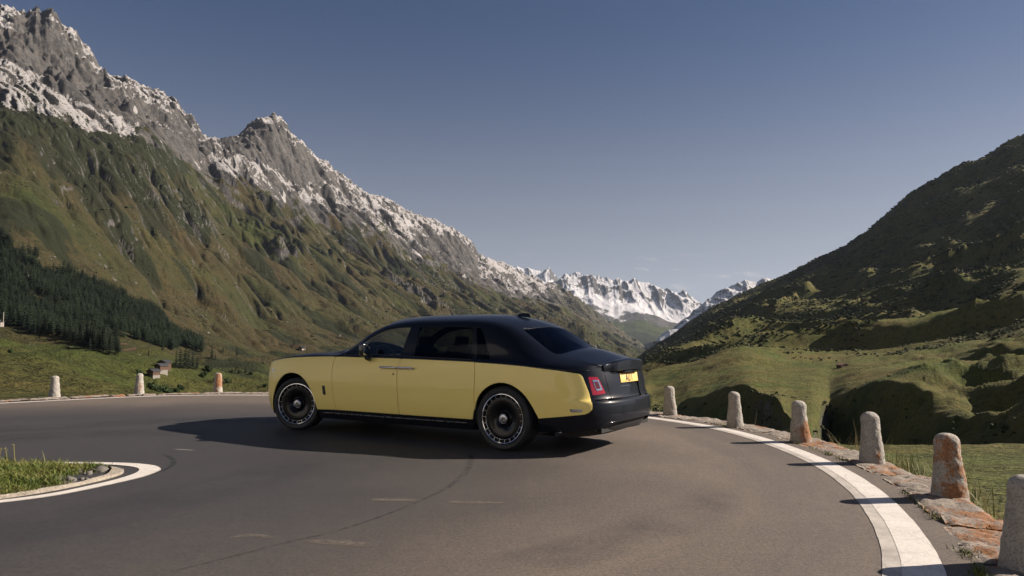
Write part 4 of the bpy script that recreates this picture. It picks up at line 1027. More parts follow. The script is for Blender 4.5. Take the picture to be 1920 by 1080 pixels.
wr_ = sstep(5.6, 7.0, T); wrk = sstep(7.35, 8.3, T); wrid = sstep(8.0, 9.0, T)*sstep(10., 9.2, T)
big = fbm(S_/700 + Q_/2600, Q_/1900, 4, 3)
gul = ridged(S_/330 + fbm(S_/500, Q_/600, 3, 12)*.7, Q_/1700, 5, 7)
gul2 = ridged(S_/120 + fbm(S_/200, Q_/260, 3, 15)*.5, Q_/700, 4, 19)
crag = ridged(X/430 + .3*Z/400, Y/430, 6, 31, .52)
flute = ridged(S_/85 + fbm(X/160, Y/160, 2, 44)*.5, Q_/460, 3, 41, .5)
outc = sstep(.16, .42, fbm(S_/520, Q_/520, 4, 61) + .12*np.exp(-((T-6.7)/.35)**2))*sstep(6.05, 6.4, T)*sstep(7.7, 7.2, T)*(.15+.85*sstep(-.50, -.38, X/Y))   # broken rock bands in the grass
Zn = Z + far*wr_*(1-.85*wrid)*(big*70) + wr_*(gul-.5)*-115*(1-.55*wrk)*(1-.75*wrid) + wr_*(gul2-.45)*-44 + wr_*(ridged(S_/46 + fbm(S_/90, Q_/120, 2, 17)*.4, Q_/330, 3, 21)-.45)*-9*(1-.6*wrk) + wrk*((crag-.42)*150*(1-.78*wrid) + (flute-.45)*26*(1-.4*wrid)) + wrid*(ridged(X/110, Y/110, 4, 35, .5)-.45)*42
Zn += outc*(ridged(S_/95 + fbm(S_/130, Q_/130, 3, 68)*.6, Q_/240, 4, 66)-.5)*-105
Zn += sstep(3., 6., T)*fbm(X/60, Y/60, 4, 71)*5*np.clip(Y/800, .1, 1) + sstep(1.5, 3, T)*(1-wr_)*(fbm(X/38, Y/38, 5, 72)*4.6 + fbm(X/130, Y/130, 3, 73)*19*sstep(1.8, 3.2, T))
Zn += sstep(.5, 1.5, T)*fbm(X/7, Y/7, 4, 74)*.25
# the castellated summit towers at the far left and the pyramid keep sharp crests
left_grid = (X, Y, Zn, T)
def normals_of(X, Y, Z):
    P = np.stack([X, Y, Z], -1); a = np.gradient(P, axis=1); b_ = np.gradient(P, axis=0); n = np.cross(a, b_); n /= np.linalg.norm(n, axis=-1, keepdims=True)+1e-9
    return n*np.sign(n[..., 2:3]+1e-9)
NLg = normals_of(X, Y, Zn); steep = 1 - NLg[..., 2]
nz = fbm(X/90, Y/90, 5, 81); nz2 = fbm(S_/45, Q_/240, 4, 82)
rock = np.clip(np.maximum(sstep(7.38, 7.85, T + nz*.6 + np.interp(X/Y, [-.72,-.4,-.1], [.25,.05,0])), 0), 0, 1)
rock = np.maximum(rock, outc*sstep(.22, .42, steep + nz*.15)*.95)
rock = np.maximum(rock, sstep(.40, .55, steep + nz*.12)*sstep(6.0, 6.3, T))
relief = (crag-.42) + (gul-.5)*.5
snow = sstep(7.75, 8.35, T + nz*.5 + nz2*.35)*sstep(.44, .27, steep + nz*.18 - .06*np.clip(T-8.2, 0, 1))*sstep(-.30, .12, fbm(X/260, Y/260, 4, 83) + .24 + .10*fbm(X/40, Y/40, 3, 84) + np.interp(X/Y, [-.72,-.55,-.35,-.1], [-.26,-.02,.16,.25]))
# snow fields on the aprons under the crags, bare walls above them
_c, _s = math.cos(PITCH), math.sin(PITCH); _d = Y*_c+(Zn-CAM_H)*_s; AZ = 960+FPX*X/_d; ELV = 540-FPX*(-Y*_s+(Zn-CAM_H)*_c)/_d
AZj = AZ + fbm(X/90, Y/90, 4, 501)*26; ELj = ELV + fbm(X/90, Y/90, 4, 502)*20
def field(poly): return inpoly(np.c_[AZj.ravel(), ELj.ravel()], poly).reshape(X.shape).astype(float)
soft = sstep(.52, .34, steep + nz*.10)
for pl, am in (([(-60,95),(0,112),(50,130),(110,165),(175,200),(260,235),(260,262),(150,240),(60,205),(-60,185)], .95), ([(395,285),(430,292),(480,300),(520,322),(560,345),(620,375),(640,398),(560,368),(500,350),(430,325),(380,305)], 1.),
               ([(600,318),(640,335),(700,375),(760,408),(830,428),(870,450),(800,440),(830,470),(760,452),(700,420),(640,385)], .85), ([(-20,20),(20,34),(28,52),(10,62),(-20,58)], 1.), ([(250,165),(330,215),(360,262),(330,270),(270,225)], .6), ([(900,492),(960,510),(1040,560),(1000,560),(930,528)], .8)):
    f_ = field(pl); snow = np.maximum(snow, f_*am*.64*soft); 
for pl, am in (([(25,25),(80,25),(150,95),(190,150),(190,205),(110,170),(40,118),(0,105),(0,66),(30,50)], .25), ([(420,262),(500,228),(560,270),(600,310),(640,350),(590,352),(520,318),(440,290)], .45), ([(790,432),(870,448),(905,490),(900,515),(850,495),(800,462)], .2)):
    f_ = field(pl); snow = snow*(1-f_*(1-am)); rock = np.maximum(rock, f_)
# thin snow tongues lying in the gullies below the snow line
eastf = sstep(.16, -.03, X/Y)
tong = sstep(.70, .82, ridged(S_/95 + fbm(S_/150, Q_/150, 2, 90)*.5, Q_/600, 2, 91))*sstep(.12, .3, fbm(X/120, Y/120, 3, 92)+.05)*sstep(7.15, 7.7, T)*sstep(8.3, 7.9, T)
snow = np.maximum(snow*eastf, tong*.9*np.maximum(eastf, .5)); rock = rock*np.maximum(eastf, .45)
moist = fbm(X/420, Y/420, 4, 95)*.9 + fbm(X/70, Y/70, 4, 98)*.9*sstep(5.2, 4, T) + fbm(S_/60, Q_/420, 3, 96)*.5 + np.interp(T, [2.5,4,5,6,7,7.6], [.45,.30,.1,-.12,-.05,-.10])
dark = 1.5*sstep(-.36, -.56, X/Y)*sstep(6.1, 6.8, T)*(.65+.9*fbm(S_/150, Q_/500, 4, 99)) + .8*wr_*sstep(.56, .80, gul2)*(1-wrk) + sstep(.08, .34, fbm(S_/130, Q_/460, 5, 97) + np.interp(T, [5,6,7,7.7], [-.12,.02,.10,.16]))  # scrub tone; gullies coloured darker for contrast, upper left darker too
def mountain_mat(name, fine=1.0, tint=1.0, snowc=(.40,.385,.38)):
    m, nt, b = mat_new(name); g = NT(nt); v = g.coord()
    a_r, a_s, a_m, a_d = g.attr('rock'), g.attr('snow'), g.attr('moist'), g.attr('scrub')
    nf = g.noise(v, .055*fine, 6, .7); nm = g.noise(v, .012*fine, 6, .65); nc = g.noise(v, .22*fine, 4, .7)
    mo = g.math('ADD', a_m, g.math('MULTIPLY', g.math('SUBTRACT', nm, .5), 1.2))
    grass = g.ramp(g.math('ADD', g.math('MULTIPLY', mo, .55), .5), [(.18, (.092,.064,.029)), (.40, (.088,.073,.030)), (.55, (.074,.070,.026)), (.78, (.056,.070,.021))])
    grass = g.mix(g.ramp(nf, [(.36, .65), (.56, 0.)]), grass, (.030,.034,.014))
    grass = g.mix(g.ramp(nc, [(.35, .5), (.52, 0.)]), grass, (.030,.034,.014))
    grass = g.mix(g.ramp(g.noise(v, .10*fine, 3, .8), [(.68, 0.), (.78, .5)]), grass, (.24,.21,.17))
    sd = g.math('ADD', a_d, g.math('MULTIPLY', g.math('SUBTRACT', g.math('ADD', g.math('MULTIPLY', nf, .6), g.math('MULTIPLY', nm, .4)), .5), 2.6))
    grass = g.mix(g.ramp(sd, [(.45, 0.), (.75, .85)]), grass, (.022,.028,.013))
    if hasattr(tint, "__len__"): grass = g.mix(1.0, grass, tuple(tint), 'MULTIPLY')
    grass = g.mix(g.attr('lush'), grass, (1.5, 1.5, 1.1), 'MULTIPLY')
    rk = g.ramp(g.math('ADD', g.math('MULTIPLY', nf, .6), g.math('MULTIPLY', nm, .4)), [(.34, (.042,.042,.044)), (.5, (.098,.094,.091)), (.66, (.18,.168,.155))])
    st_ = g.noise(g.coord((1, 1, .14)), .034*fine, 5, .7); rk = g.mix(g.ramp(st_, [(.34, .85), (.52, 0.)]), rk, (.022,.023,.027))
    rk = g.mix(g.ramp(g.noise(v, .018, 4), [(.5, 0.), (.75, .28)]), rk, (.17,.13,.10))
    rr = g.math('ADD', a_r, g.math('MULTIPLY', g.math('SUBTRACT', nf, .5), 1.0))
    c = g.mix(g.ramp(rr, [(.42, 0.), (.56, 1.)]), grass, rk)
    ss = g.math('ADD', a_s, g.math('MULTIPLY', g.math('SUBTRACT', g.noise(v, .075*fine, 6, .8), .5), 1.35))
    c = g.mix(g.ramp(ss, [(.46, 0.), (.56, 1.)]), c, snowc)
    g.l(c, b.inputs['Base Color']); b.inputs['Roughness'].default_value = .95; b.inputs['Specular IOR Level'].default_value = .15
    tu = g.noise(v, .75*fine, 4, .75); c2 = g.mix(g.ramp(tu, [(.36, .5), (.50, 0.)]), c, (.020,.023,.010)); g.l(c2, b.inputs['Base Color'])
    g.bump(g.math('ADD', g.math('ADD', nf, g.math('MULTIPLY', nc, .4)), g.math('MULTIPLY', tu, .16)), 1.0, 8.0/fine, b)
    return m
MM = mountain_mat('mountain_ground', 1.0, (.80, .80, .82))
V = np.stack([X, Y, Zn], -1).reshape(-1, 3)
hill_l = mesh_np('mountain', V, grid_faces(*X.shape), MM, attrs={'rock': rock.ravel(), 'snow': snow.ravel(), 'moist': moist.ravel(), 'scrub': dark.ravel(), 'lush': (sstep(5.2, 4.2, T) + .35*sstep(.15,.45,fbm(X/300, Y/300, 3, 99))*sstep(4.5,5.,T)).clip(0,1).ravel()}); hill_l['kind'] = 'structure'

# ---- right side
RIDGE_R = [(1150,700),(1180,680),(1220,653),(1259,629.5),(1298,602),(1337,579),(1376,563),(1422,542),(1469,524),(1516,501),(1554,482),(1593,466),(1632,443),(1679,410),(1718,380),(1765,355),(1803,334),(1842,322),(1881,300),(1920,278),(2100,200),(2400,160),(3000,160)]
TAB_R = [
 (1150,[(14,900),(40,850),(85,812),(150,790),(260,765),(480,745),(800,735),(1400,730),(3300,725),(4300,760)]),
 (1230,[(14,900),(40,850),(85,808),(375,775),(430,754),(600,706),(850,680),(1600,668),(3600,648),(4600,720)]),
 (1320,[(13,900),(40,848),(85,812),(330,795),(385,733),(560,692),(820,665),(1550,642),(3400,590),(4400,690)]),
 (1395,[(13,900),(40,845),(85,818),(285,812),(330,718),(520,683),(800,655),(1500,622),(3200,555),(4200,660)]),
 (1456,[(13,915),(39,855),(83,826),(215,828),(252,737),(480,690),(790,653),(1450,612),(3100,529),(4100,640)]),
 (1487,[(12,920),(39,860),(82,831),(168,838),(195,774),(460,690),(780,652),(1440,606),(3050,516),(4000,630)]),
 (1515,[(12,925),(38,862),(81,833),(170,838),(197,776),(440,690),(770,651),(1420,600),(3000,501),(3950,620)]),
 (1554,[(12,930),(38,865),(80,836),(255,825),(300,742),(430,690),(760,650),(1400,592),(2950,482),(3900,600)]),
 (1600,[(11,940),(37,868),(79,838),(232,832),(272,726),(415,682),(740,643),(1390,576),(2920,462),(3850,580)]),
 (1655,[(11,945),(37,872),(78,838),(205,836),(243,712),(410,674),(715,637),(1375,560),(2880,428),(3800,550)]),
 (1733,[(10,965),(35,878),(76,838),(175,836),(212,708),(402,664),(695,620),(1362,530),(2810,371),(3700,500)]),
 (1840,[(9,990),(34,885),(72,836),(145,832),(178,745),(385,655),(670,604),(1340,488),(2800,314),(3700,450)]),
 (1920,[(8,1010),(34,885),(70,833),(112,826),(142,750),(375,642),(660,580),(1330,452),(2800,272),(3700,410)]),
 (2100,[(7,1050),(30,890),(64,830),(100,815),(128,735),(340,600),(640,540),(1300,415),(2800,222),(3700,380)]),
 (2500,[(6,1120),(24,900),(54,820),(90,790),(150,700),(300,590),(600,480),(1250,380),(2800,200),(3700,350)]),
 (3000,[(5,1180),(20,900),(45,820),(80,780),(130,690),(260,580),(420,500),(760,400),(1600,240),(2200,330)])]
U = np.concatenate([np.arange(1150,1200,6.), np.arange(1200,1960,1.45), np.arange(1962,3001,14.)])
X, Y, Z, T = build_grid(TAB_R, U, [16,44,60,110,80,66,70,100,14], RIDGE_R, 8)
spur = fbm(X/300+.6*Y/300, Y/420, 4, 103); bmp = fbm(X/70, Y/70, 5, 104); sm = fbm(X/16, Y/16, 4, 105)
ramps = (.25+.75*sstep(1160, 1420, U))[None]*np.interp(T, [0,1,2,3,4,5,6,7,7.7,8,9], [0,.0,.05,.12,.12,.3,.8,1,.7,.18,.05])
# slanting spurs: their crests catch the low sun
dg = (X*.80 - Y*.20); sp = ridged(dg/380 + Y/1500, Y/560 + .2*X/400, 4, 111)
bench = ridged(T*1.35 + fbm(X/420, Y/420, 3, 131)*.9, Y/1900+.3*X/500, 3, 132, .5)
Zn = Z + ramps*(spur*44 + (sp-.45)*40 + (bench-.45)*78*sstep(5.1, 6.1, T)*sstep(8., 7.4, T)) + np.interp(T, [0,1,2,3,4,6,8], [0,1.3,2.6,.3,3.2,4.5,4])*bmp + np.interp(T, [0,1,2,3,4,8], [.2,.45,.45,.05,.9,1.2])*sm
Zn += np.interp(T, [1.5,2.2,4,4.6], [0,.0,.0,0])*(ridged(X/60, Y/60, 3, 106)-.5)*5
Zn += sstep(.4, 1, T)*fbm(X/3.2, Y/3.2, 3, 107)*.14*sstep(4, 2, T)
tw = sstep(1640, 1760, U)[None]*sstep(3.3, 3.9, T)*sstep(5.6, 4.9, T); Zn += tw*(fbm(X/34, Y/48, 4, 141)*11 + fbm(X/12, Y/12, 3, 142)*1.3)
NR = normals_of(X, Y, Zn); steepR = 1-NR[..., 2]
nz = fbm(X/60, Y/60, 5, 120)
scrub_shadeR = sstep(-.10, .30, nz + fbm(X/190, Y/190, 4, 121)*.8 + np.interp(T, [1,2.0,2.3,3.6,4.1,5,5.6,6.5,8], [-.15,-.05,.35,.30,-.6,-.5,.22,.42,.40]))  # scrub cover; extra on the banks stands in for their shade, shelf darkened too
rockR = sstep(.55, .8, steepR + nz*.2)*.5
moistR = fbm(X/45, Y/45, 5, 122)*.9 + np.interp(T, [1,2.2,4,5,6,8], [.35,.15,.0,.0,-.1,-.2])
VR = np.stack([X, Y, Zn], -1).reshape(-1, 3)
MMR = mountain_mat('hillside_ground', 4.0, (1.75, 1.85, 1.45))
hill_r = mesh_np('hillside', VR, grid_faces(*X.shape), MMR, attrs={'rock': rockR.ravel(), 'snow': (X*0-1).ravel(), 'moist': moistR.ravel(), 'scrub': (scrub_shadeR*.52).ravel()}); hill_r['kind'] = 'structure'
right_grid = (X, Y, Zn, T, scrub_shadeR)

# ---- far ranges
def far_range(name, ridge, d0, d1, u0, u1, foot, step, seed, amp, snowoff, green=None, rows=150):
    U = np.arange(u0, u1, step); rw = np.interp(U, [p[0] for p in ridge], [p[1] for p in ridge])
    n = rows; t = np.linspace(0, 1, n)[:,None]; tb = np.linspace(0, 1, 10)[1:,None]
    A, E0 = dirof(U, np.full(len(U), float(foot))); _, E1 = dirof(U, rw)
    Yf = d0 + (d1-d0)*t + 0*U[None]; z0 = CAM_H + d0*E0; z1 = CAM_H + d1*E1
    prof = .30*t + .70*t**1.7
    Zf = z0 + (z1-z0)*prof; Yb = d1*(1+.25*tb) + 0*U[None]; Zb = z1 - (z1-z0)*tb*.9
    Y = np.r_[Yf, Yb]; Z = np.r_[Zf, Zb]; T = np.r_[t+0*U[None], 1+tb+0*U[None]]; X = Y*A
    cr = ridged(X/(amp*15), Y/(amp*15), 6, seed, .5); fl = ridged(X/(amp*2.2), Y/(amp*9), 3, seed+4, .5); bg = fbm(X/(amp*14), Y/(amp*14), 4, seed+8)
    w = sstep(0, .35, T); wc = sstep(.55, .85, T)
    Zn = Z + w*(cr-.45)*amp*(.7+1.1*sstep(.5,.8,T))*(1-.55*sstep(.9, 1, T)) + bg*amp*w*(1-sstep(.8, 1, T)) + wc*(fl-.45)*amp*.62
    N = normals_of(X, Y, Zn); st = 1-N[..., 2]; nz = fbm(X/(amp*2), Y/(amp*2), 5, seed+9)
    rock = sstep(.42, .58, T+nz*.12); sn = sstep(.26, .42, T + nz*.16 + snowoff)*sstep(.62, .36, st + nz*.25 + .10*wc)
    sn = sn*(1-.75*sstep(.70, .86, T + nz*.10)*sstep(.16, .30, st)); rock = np.maximum(rock, sstep(.7,.85,T))
    mo = .9 + bg; dk = sstep(-.15, .15, bg*1.2 + fbm(X/(amp*4), Y/(amp*4), 4, seed+12) + .10)
    o = mesh_np(name, np.stack([X, Y, Zn], -1).reshape(-1, 3), grid_faces(*X.shape), MMF, attrs={'rock': rock.ravel(), 'snow': sn.ravel(), 'moist': mo.ravel(), 'scrub': (dk*sstep(.5, .2, T)).ravel()})
    o['kind'] = 'structure'; return o
MMF = mountain_mat('far_mountain_ground', .35, 1.0, (.60,.60,.62))
RA = [(930,512),(955,503),(970,497),(983,502),(1003,502),(1012,503),(1030,501),(1043,518),(1048,525),(1075,545),(1110,560)]
RB = [(960,600),(1000,560),(1033,530),(1060,513),(1070,509),(1077,506),(1093,512),(1104,515),(1113,512),(1130,520),(1143,520),(1152,524),(1160,522),(1170,527),(1180,525),(1193,522),(1213,527),(1226,533),(1237,535),(1253,542),(1272,543),(1290,545),(1303,557),(1320,568),(1345,580),(1400,600)]
RC = [(1230,650),(1283,597),(1320,570),(1353,547),(1380,533),(1403,524),(1423,528),(1453,523),(1467,520),(1500,505),(1560,480),(1700,440)]
far_range('far_mountain', RA, 19000, 24000, 915, 1115, 560, 1.0, 203, 260, .5, rows=90)
far_range('far_mountain', RB, 11500, 18500, 950, 1420, 668, 1.0, 211, 200, -.24, rows=190)
far_range('far_mountain', RC, 8500, 12500, 1225, 1620, 640, 1.2, 223, 120, .12, rows=120)

# ---- ground under everything, out to the horizon
def base_mat():
    m, nt, b = mat_new('valley_ground'); g = NT(nt); v = g.coord(); c = g.ramp(g.noise(v, .01, 8, .6), [(.3, (.04,.05,.02)), (.7, (.09,.085,.035))]); g.l(c, b.inputs['Base Color']); b.inputs['Roughness'].default_value = 1; return m
MBG = base_mat()
bg_ = mesh_np('ground', [(-21000,-9500,-420),(21000,-9500,-420),(21000,34000,-420),(-21000,34000,-420)], [(0,1,2,3)], MBG, smooth=False); bg_['kind'] = 'structure'
# slope below and behind the road
rs = np.random.RandomState(5)
gx, gy = np.meshgrid(np.linspace(-90, 60, 76), np.linspace(-70, 30, 51)); dd = np.min(np.hypot(gx[..., None]-sel[::20,0], gy[..., None]-sel[::20,1]), -1)
ins_ = inpoly(np.c_[gx.ravel(), gy.ravel()], loop).reshape(gx.shape)
gz = np.where(ins_, -.45, -.5 - .28*np.clip(dd, 0, 60)) + fbm(gx/9, gy/9, 4, 9)*.25*(~ins_)
bank = mesh_np('road_bank', np.stack([gx, gy, gz], -1).reshape(-1, 3), grid_faces(*gx.shape), MMR, attrs={'rock': gx.ravel()*0, 'snow': gx.ravel()*0-1, 'moist': gx.ravel()*0+.3, 'scrub': gx.ravel()*0}); bank['kind'] = 'structure'

# unseen snowy slope added behind the viewpoint to throw fill light on the car
bx, by = np.meshgrid(np.linspace(-2600, -70, 120), np.linspace(-4200, -60, 160)); tf = np.clip((-70-bx)/950, 0, 1)
bz = -30 + 880*tf**1.1*sstep(0, -420, by) - 500*np.clip((-1020-bx)/1500, 0, 1) + (ridged(bx/420, by/420, 5, 601)-.45)*150*tf + fbm(bx/90, by/90, 4, 602)*16
NB_ = normals_of(bx, by, bz); rb = sstep(.12, .4, tf+fbm(bx/160, by/160, 4, 603)*.3)
hb = mesh_np('added_fill_flank', np.stack([bx, by, bz], -1).reshape(-1, 3), grid_faces(*bx.shape), mountain_mat('fill_flank_snow', 1.0, 1.0, (.78,.76,.74)), attrs={'rock': rb.ravel(), 'snow': (sstep(.02, .22, tf+fbm(bx/200, by/200, 4, 604)*.4)).ravel(), 'moist': bx.ravel()*0, 'scrub': bx.ravel()*0}); hb['kind'] = 'structure'

# ---- the air between here and the far peaks
def air():
    m = bpy.data.materials.new('haze'); m.use_nodes = True; nt = m.node_tree
    for n in list(nt.nodes): nt.nodes.remove(n)
    o = nt.nodes.new('ShaderNodeOutputMaterial'); p = nt.nodes.new('ShaderNodeVolumePrincipled')
    p.inputs['Color'].default_value = (.62,.74,.95,1); p.inputs['Density'].default_value = HAZE; p.inputs['Anisotropy'].default_value = .1
    nt.links.new(p.outputs[0], o.inputs['Volume']); return m
HAZE = 1.1e-5
hz = MB().box((0, 12500, 1100), (44000, 45000, 3060)).build('haze', air()); hz['kind'] = 'stuff'
# ---------------------------------------------------------------- vegetation, buildings and small things
def px_of(X, Y, Z):
    c, s = math.cos(PITCH), math.sin(PITCH); z = Z-CAM_H; d = Y*c+z*s; v = -Y*s+z*c
    return 960+FPX*X/d, 540-FPX*v/d
GL = left_grid[:3]; GR = right_grid[:3]
UL, WL = px_of(*GL); UR, WR = px_of(*GR)
def visible_mask(W):
    """rows whose ground is not hidden by nearer ground (walking away from the road)"""
    run = np.minimum.accumulate(W, axis=0); return W <= run + .6
VL = visible_mask(WL); VR_ = visible_mask(WR)
def area_w(G):
    X, Y, Z = G; dx = np.abs(np.gradient(X, axis=1)); dy = np.abs(np.gradient(Y, axis=0)); return dx*dy
AL_, AR_ = area_w(GL), area_w(GR)
def pick(mask, A, n, seed):
    w = (A*mask).ravel(); r = np.random.RandomState(seed); k = r.choice(len(w), n, p=w/w.sum()); return k
def ground_at(G, x, y):
    X, Y, Z = G; k = np.argmin((X-x)**2+(Y-y)**2); return float(Z.ravel()[k])
def on_ray(G, Vm, u, w):
    U_, W_ = px_of(*G); k = np.argmin((U_-u)**2+(W_-w)**2+(~Vm)*1e6); return float(G[0].ravel()[k]), float(G[1].ravel()[k]), float(G[2].ravel()[k])

def foliage(name, c1, c2, c3, sc_=1.5):
    m, nt, b = mat_new(name); g = NT(nt); v = g.coord()
    oi = g.n('ShaderNodeObjectInfo'); f = g.noise(v, sc_, 4, .7)
    c = g.ramp(f, [(.32, c1), (.52, c2), (.72, c3)])
    h = g.n('ShaderNodeHueSaturation'); g.l(c, h.inputs['Color']); g.l(g.math('ADD', g.math('MULTIPLY', oi.outputs['Random'], .7), .65), h.inputs['Value'])
    g.l(h.outputs[0], b.inputs['Base Color']); b.inputs['Roughness'].default_value = .8; b.inputs['Specular IOR Level'].default_value = .2
    return m
MFIR = foliage('fir_needles', (.003,.006,.003), (.006,.012,.005), (.012,.021,.008), .9)
MFIRF = foliage('fir_needles_far', (.003,.006,.003), (.006,.012,.005), (.012,.021,.008), .06)
MBUSH = foliage('shrub_leaves', (.022,.030,.012), (.042,.050,.018), (.080,.078,.030), 1.2)
MBUSHF = foliage('shrub_leaves_far', (.020,.027,.011), (.040,.046,.017), (.085,.080,.032), .07)
MDEC = foliage('tree_leaves', (.018,.032,.012), (.030,.050,.018), (.050,.070,.024), 1.0)
MBARK = simple('bark', (.06,.045,.035), .9, var=.3, vscale=6)

def fir(seed, h=1.0, tiers=9, nspk=11):
    """spruce: unit height, ragged drooping whorls round a tapered stem"""
    r = np.random.RandomState(seed); V = []; F = []
    for k in range(tiers):
        t = k/(tiers-1); zt = .16 + .78*t + r.uniform(-.01,.01); rad = (.175*(1-t)**.85 + .018)*r.uniform(.82,1.15); drop = .085*(1-t*.6); a0 = r.uniform(0, 6.28); b0 = len(V)
        V.append((0, 0, zt+.075*(1-.3*t)))
        for s in range(nspk):
            a = a0 + 2*math.pi*s/nspk + r.uniform(-.15,.15); q = rad*r.uniform(.65,1.2)
            V.append((q*math.cos(a), q*math.sin(a), zt-drop*r.uniform(.4,1.1)))
            a2 = a + math.pi/nspk; q2 = rad*r.uniform(.30,.50); V.append((q2*math.cos(a2), q2*math.sin(a2), zt-drop*.1))
        n = nspk*2
        for s in range(n): F.append((b0, b0+1+s, b0+1+(s+1) % n))
    b0 = len(V)
    for z, q in ((-.03,.016),(.3,.010)):
        for s in range(5): V.append((q*math.cos(s*1.2566), q*math.sin(s*1.2566), z))
    TF = [(b0+s, b0+(s+1) % 5, b0+5+(s+1) % 5) for s in range(5)] + [(b0+s, b0+5+(s+1) % 5, b0+5+s) for s in range(5)]
    return np.array(V), np.array(F), np.array(TF)
def blob(seed, sub=2, amp=.3, squash=.75):
    bm = bmesh.new(); bmesh.ops.create_icosphere(bm, subdivisions=sub, radius=1.0); r = np.random.RandomState(seed)
    V = np.array([v.co[:] for v in bm.verts]); F = np.array([[v.index for v in f.verts] for f in bm.faces]); bm.free()
    d = 1 + fbm(V[:,0]*1.7+V[:,2]*1.3+seed*7, V[:,1]*1.7-V[:,2]*.9, 3, seed)*amp*2.2 + r.uniform(-.12,.12,len(V))
    V = V*d[:,None]; V[:,2] = V[:,2]*squash + squash*.62
    return V, F
def leafy(seed, n=420, squash=.85, leaf=.13):
    """crown of many leaf-sized faces spread over uneven lobes"""
    r = np.random.RandomState(seed); lobes = [(r.uniform(-.45,.45), r.uniform(-.45,.45), r.uniform(.35,1.15)*squash, r.uniform(.38,.62)) for _ in range(9)]
    V = []; F = []
    for i in range(n):
        L = lobes[r.randint(len(lobes))]; d = r.normal(size=3); d /= np.linalg.norm(d); q = L[3]*r.uniform(.55,1.05)
        c = np.array([L[0]+d[0]*q, L[1]+d[1]*q, max(.04, L[2]+d[2]*q*.85)]); u = r.normal(size=3); u /= np.linalg.norm(u); w = np.cross(d+u*.4, u); w /= np.linalg.norm(w)+1e-9
        s = leaf*r.uniform(.6,1.3); b0 = len(V); V += [c-u*s-w*s*.6, c+u*s-w*s*.5, c+u*s*.7+w*s*.7, c-u*s*.8+w*s*.6]; F.append((b0, b0+1, b0+2, b0+3))
    for L in lobes:   # dark twiggy core
        bm = bmesh.new(); bmesh.ops.create_icosphere(bm, subdivisions=1, radius=L[3]*.62); b0 = len(V)
        V += [np.array(v.co[:])+np.array(L[:3]) for v in bm.verts]; F += [tuple(b0+v.index for v in f.verts) for f in bm.faces]; bm.free()
    return V, F
def merged(name, protos, pts, hs, rads, seed, mat, label, cat_, group=None, sink=0.):
    r = np.random.RandomState(seed); Vs, Fs = [], []; n0 = 0
    for i, p in enumerate(pts):
        V, F = protos[r.randint(len(protos))]; a = r.uniform(0, 6.283); c, s = math.cos(a), math.sin(a)
        q = V*[rads[i], rads[i], hs[i]]; q = np.c_[q[:,0]*c-q[:,1]*s, q[:,0]*s+q[:,1]*c, q[:,2]-sink*hs[i]] + p
        Vs.append(q); Fs.append(F+n0); n0 += len(V)
    o = mesh_np(name, np.concatenate(Vs), np.concatenate(Fs), mat, smooth=False); tag(o, label, cat_, group, 'stuff'); return o

firs = [fir(s) for s in range(5)]
fir_far = [(V[:], np.r_[F, TF]) for V, F, TF in [fir(40+s, tiers=7, nspk=8) for s in range(5)]]
def fir_obj(V, F, TF, name='fir_tree'):
    me_o = mesh_np(name, V, np.r_[F, TF], MFIR, smooth=False); me_o.data.materials.append(MBARK)
    mi = np.zeros(len(me_o.data.polygons), np.int32); mi[len(F):] = 1; me_o.data.polygons.foreach_set('material_index', mi); return me_o
proto_fir = [fir_obj(*f) for f in firs]; used_f = [False]*5
def put(protos, used, p, h, rad, label, cat_, group=None, rs_=None, name=None):
    k = rs_.randint(len(protos)); src = protos[k]
    if not used[k]: o = src; used[k] = True
    else: o = src.copy(); sc.collection.objects.link(o)
    o.location = p; o.rotation_euler = (0, 0, rs_.uniform(0, 6.28)); o.scale = (rad, rad, h)
    for key in list(o.keys()):
        if key in ('label', 'category', 'group'): del o[key]
    tag(o, label, cat_, group); return o
rf = np.random.RandomState(77)
WOOD_A = [(-200,340),(0,443),(33,463),(67,480),(110,508),(133,508),(173,530),(213,547),(247,567),(283,582),(307,602),(320,625),(353,634),(377,652),(378,664),(333,660),(283,645),(235,632),(197,636),(120,618),(60,600),(-200,560)]
WOOD_B = [(-200,560),(0,590),(60,600),(120,618),(197,640),(217,668),(180,660),(117,637),(67,629),(27,615),(0,606),(-200,585)]
PT = np.c_[UL.ravel(), WL.ravel()]
mask = (inpoly(PT, WOOD_A) | inpoly(PT, WOOD_B)).reshape(UL.shape) & (left_grid[3] > 3.6) & (left_grid[3] < 6.4)
k = pick(mask, AL_, 8000, 3); P = np.c_[GL[0].ravel()[k], GL[1].ravel()[k], GL[2].ravel()[k]] + np.c_[rf.uniform(-4,4,(len(k),2)), np.zeros(len(k))]
u_, w_ = px_of(*P.T); edge_d = fbm(P[:,0]/60, P[:,1]/60, 3, 301)
keep = (edge_d > -.24); P = P[keep]; order = np.argsort(P[:,1]); P = P[order]
hs_ = rf.uniform(.75, 1.3, len(P))*(16 + 9*fbm(P[:,0]/45, P[:,1]/45, 3, 302)); big_ = 260
for i in range(big_):
    put(proto_fir, used_f, P[i]+[0,0,-.3], hs_[i], hs_[i]*rf.uniform(1.2,1.7), 'dark green fir at the lower edge of the wood on the left slope', 'fir tree', 'firs of the wood on the left slope', rf)
merged('fir_wood', fir_far, P[big_:], hs_[big_:], hs_[big_:]*1.95, 8, MFIRF, 'dense dark fir wood covering the foot of the left mountain', 'wood')
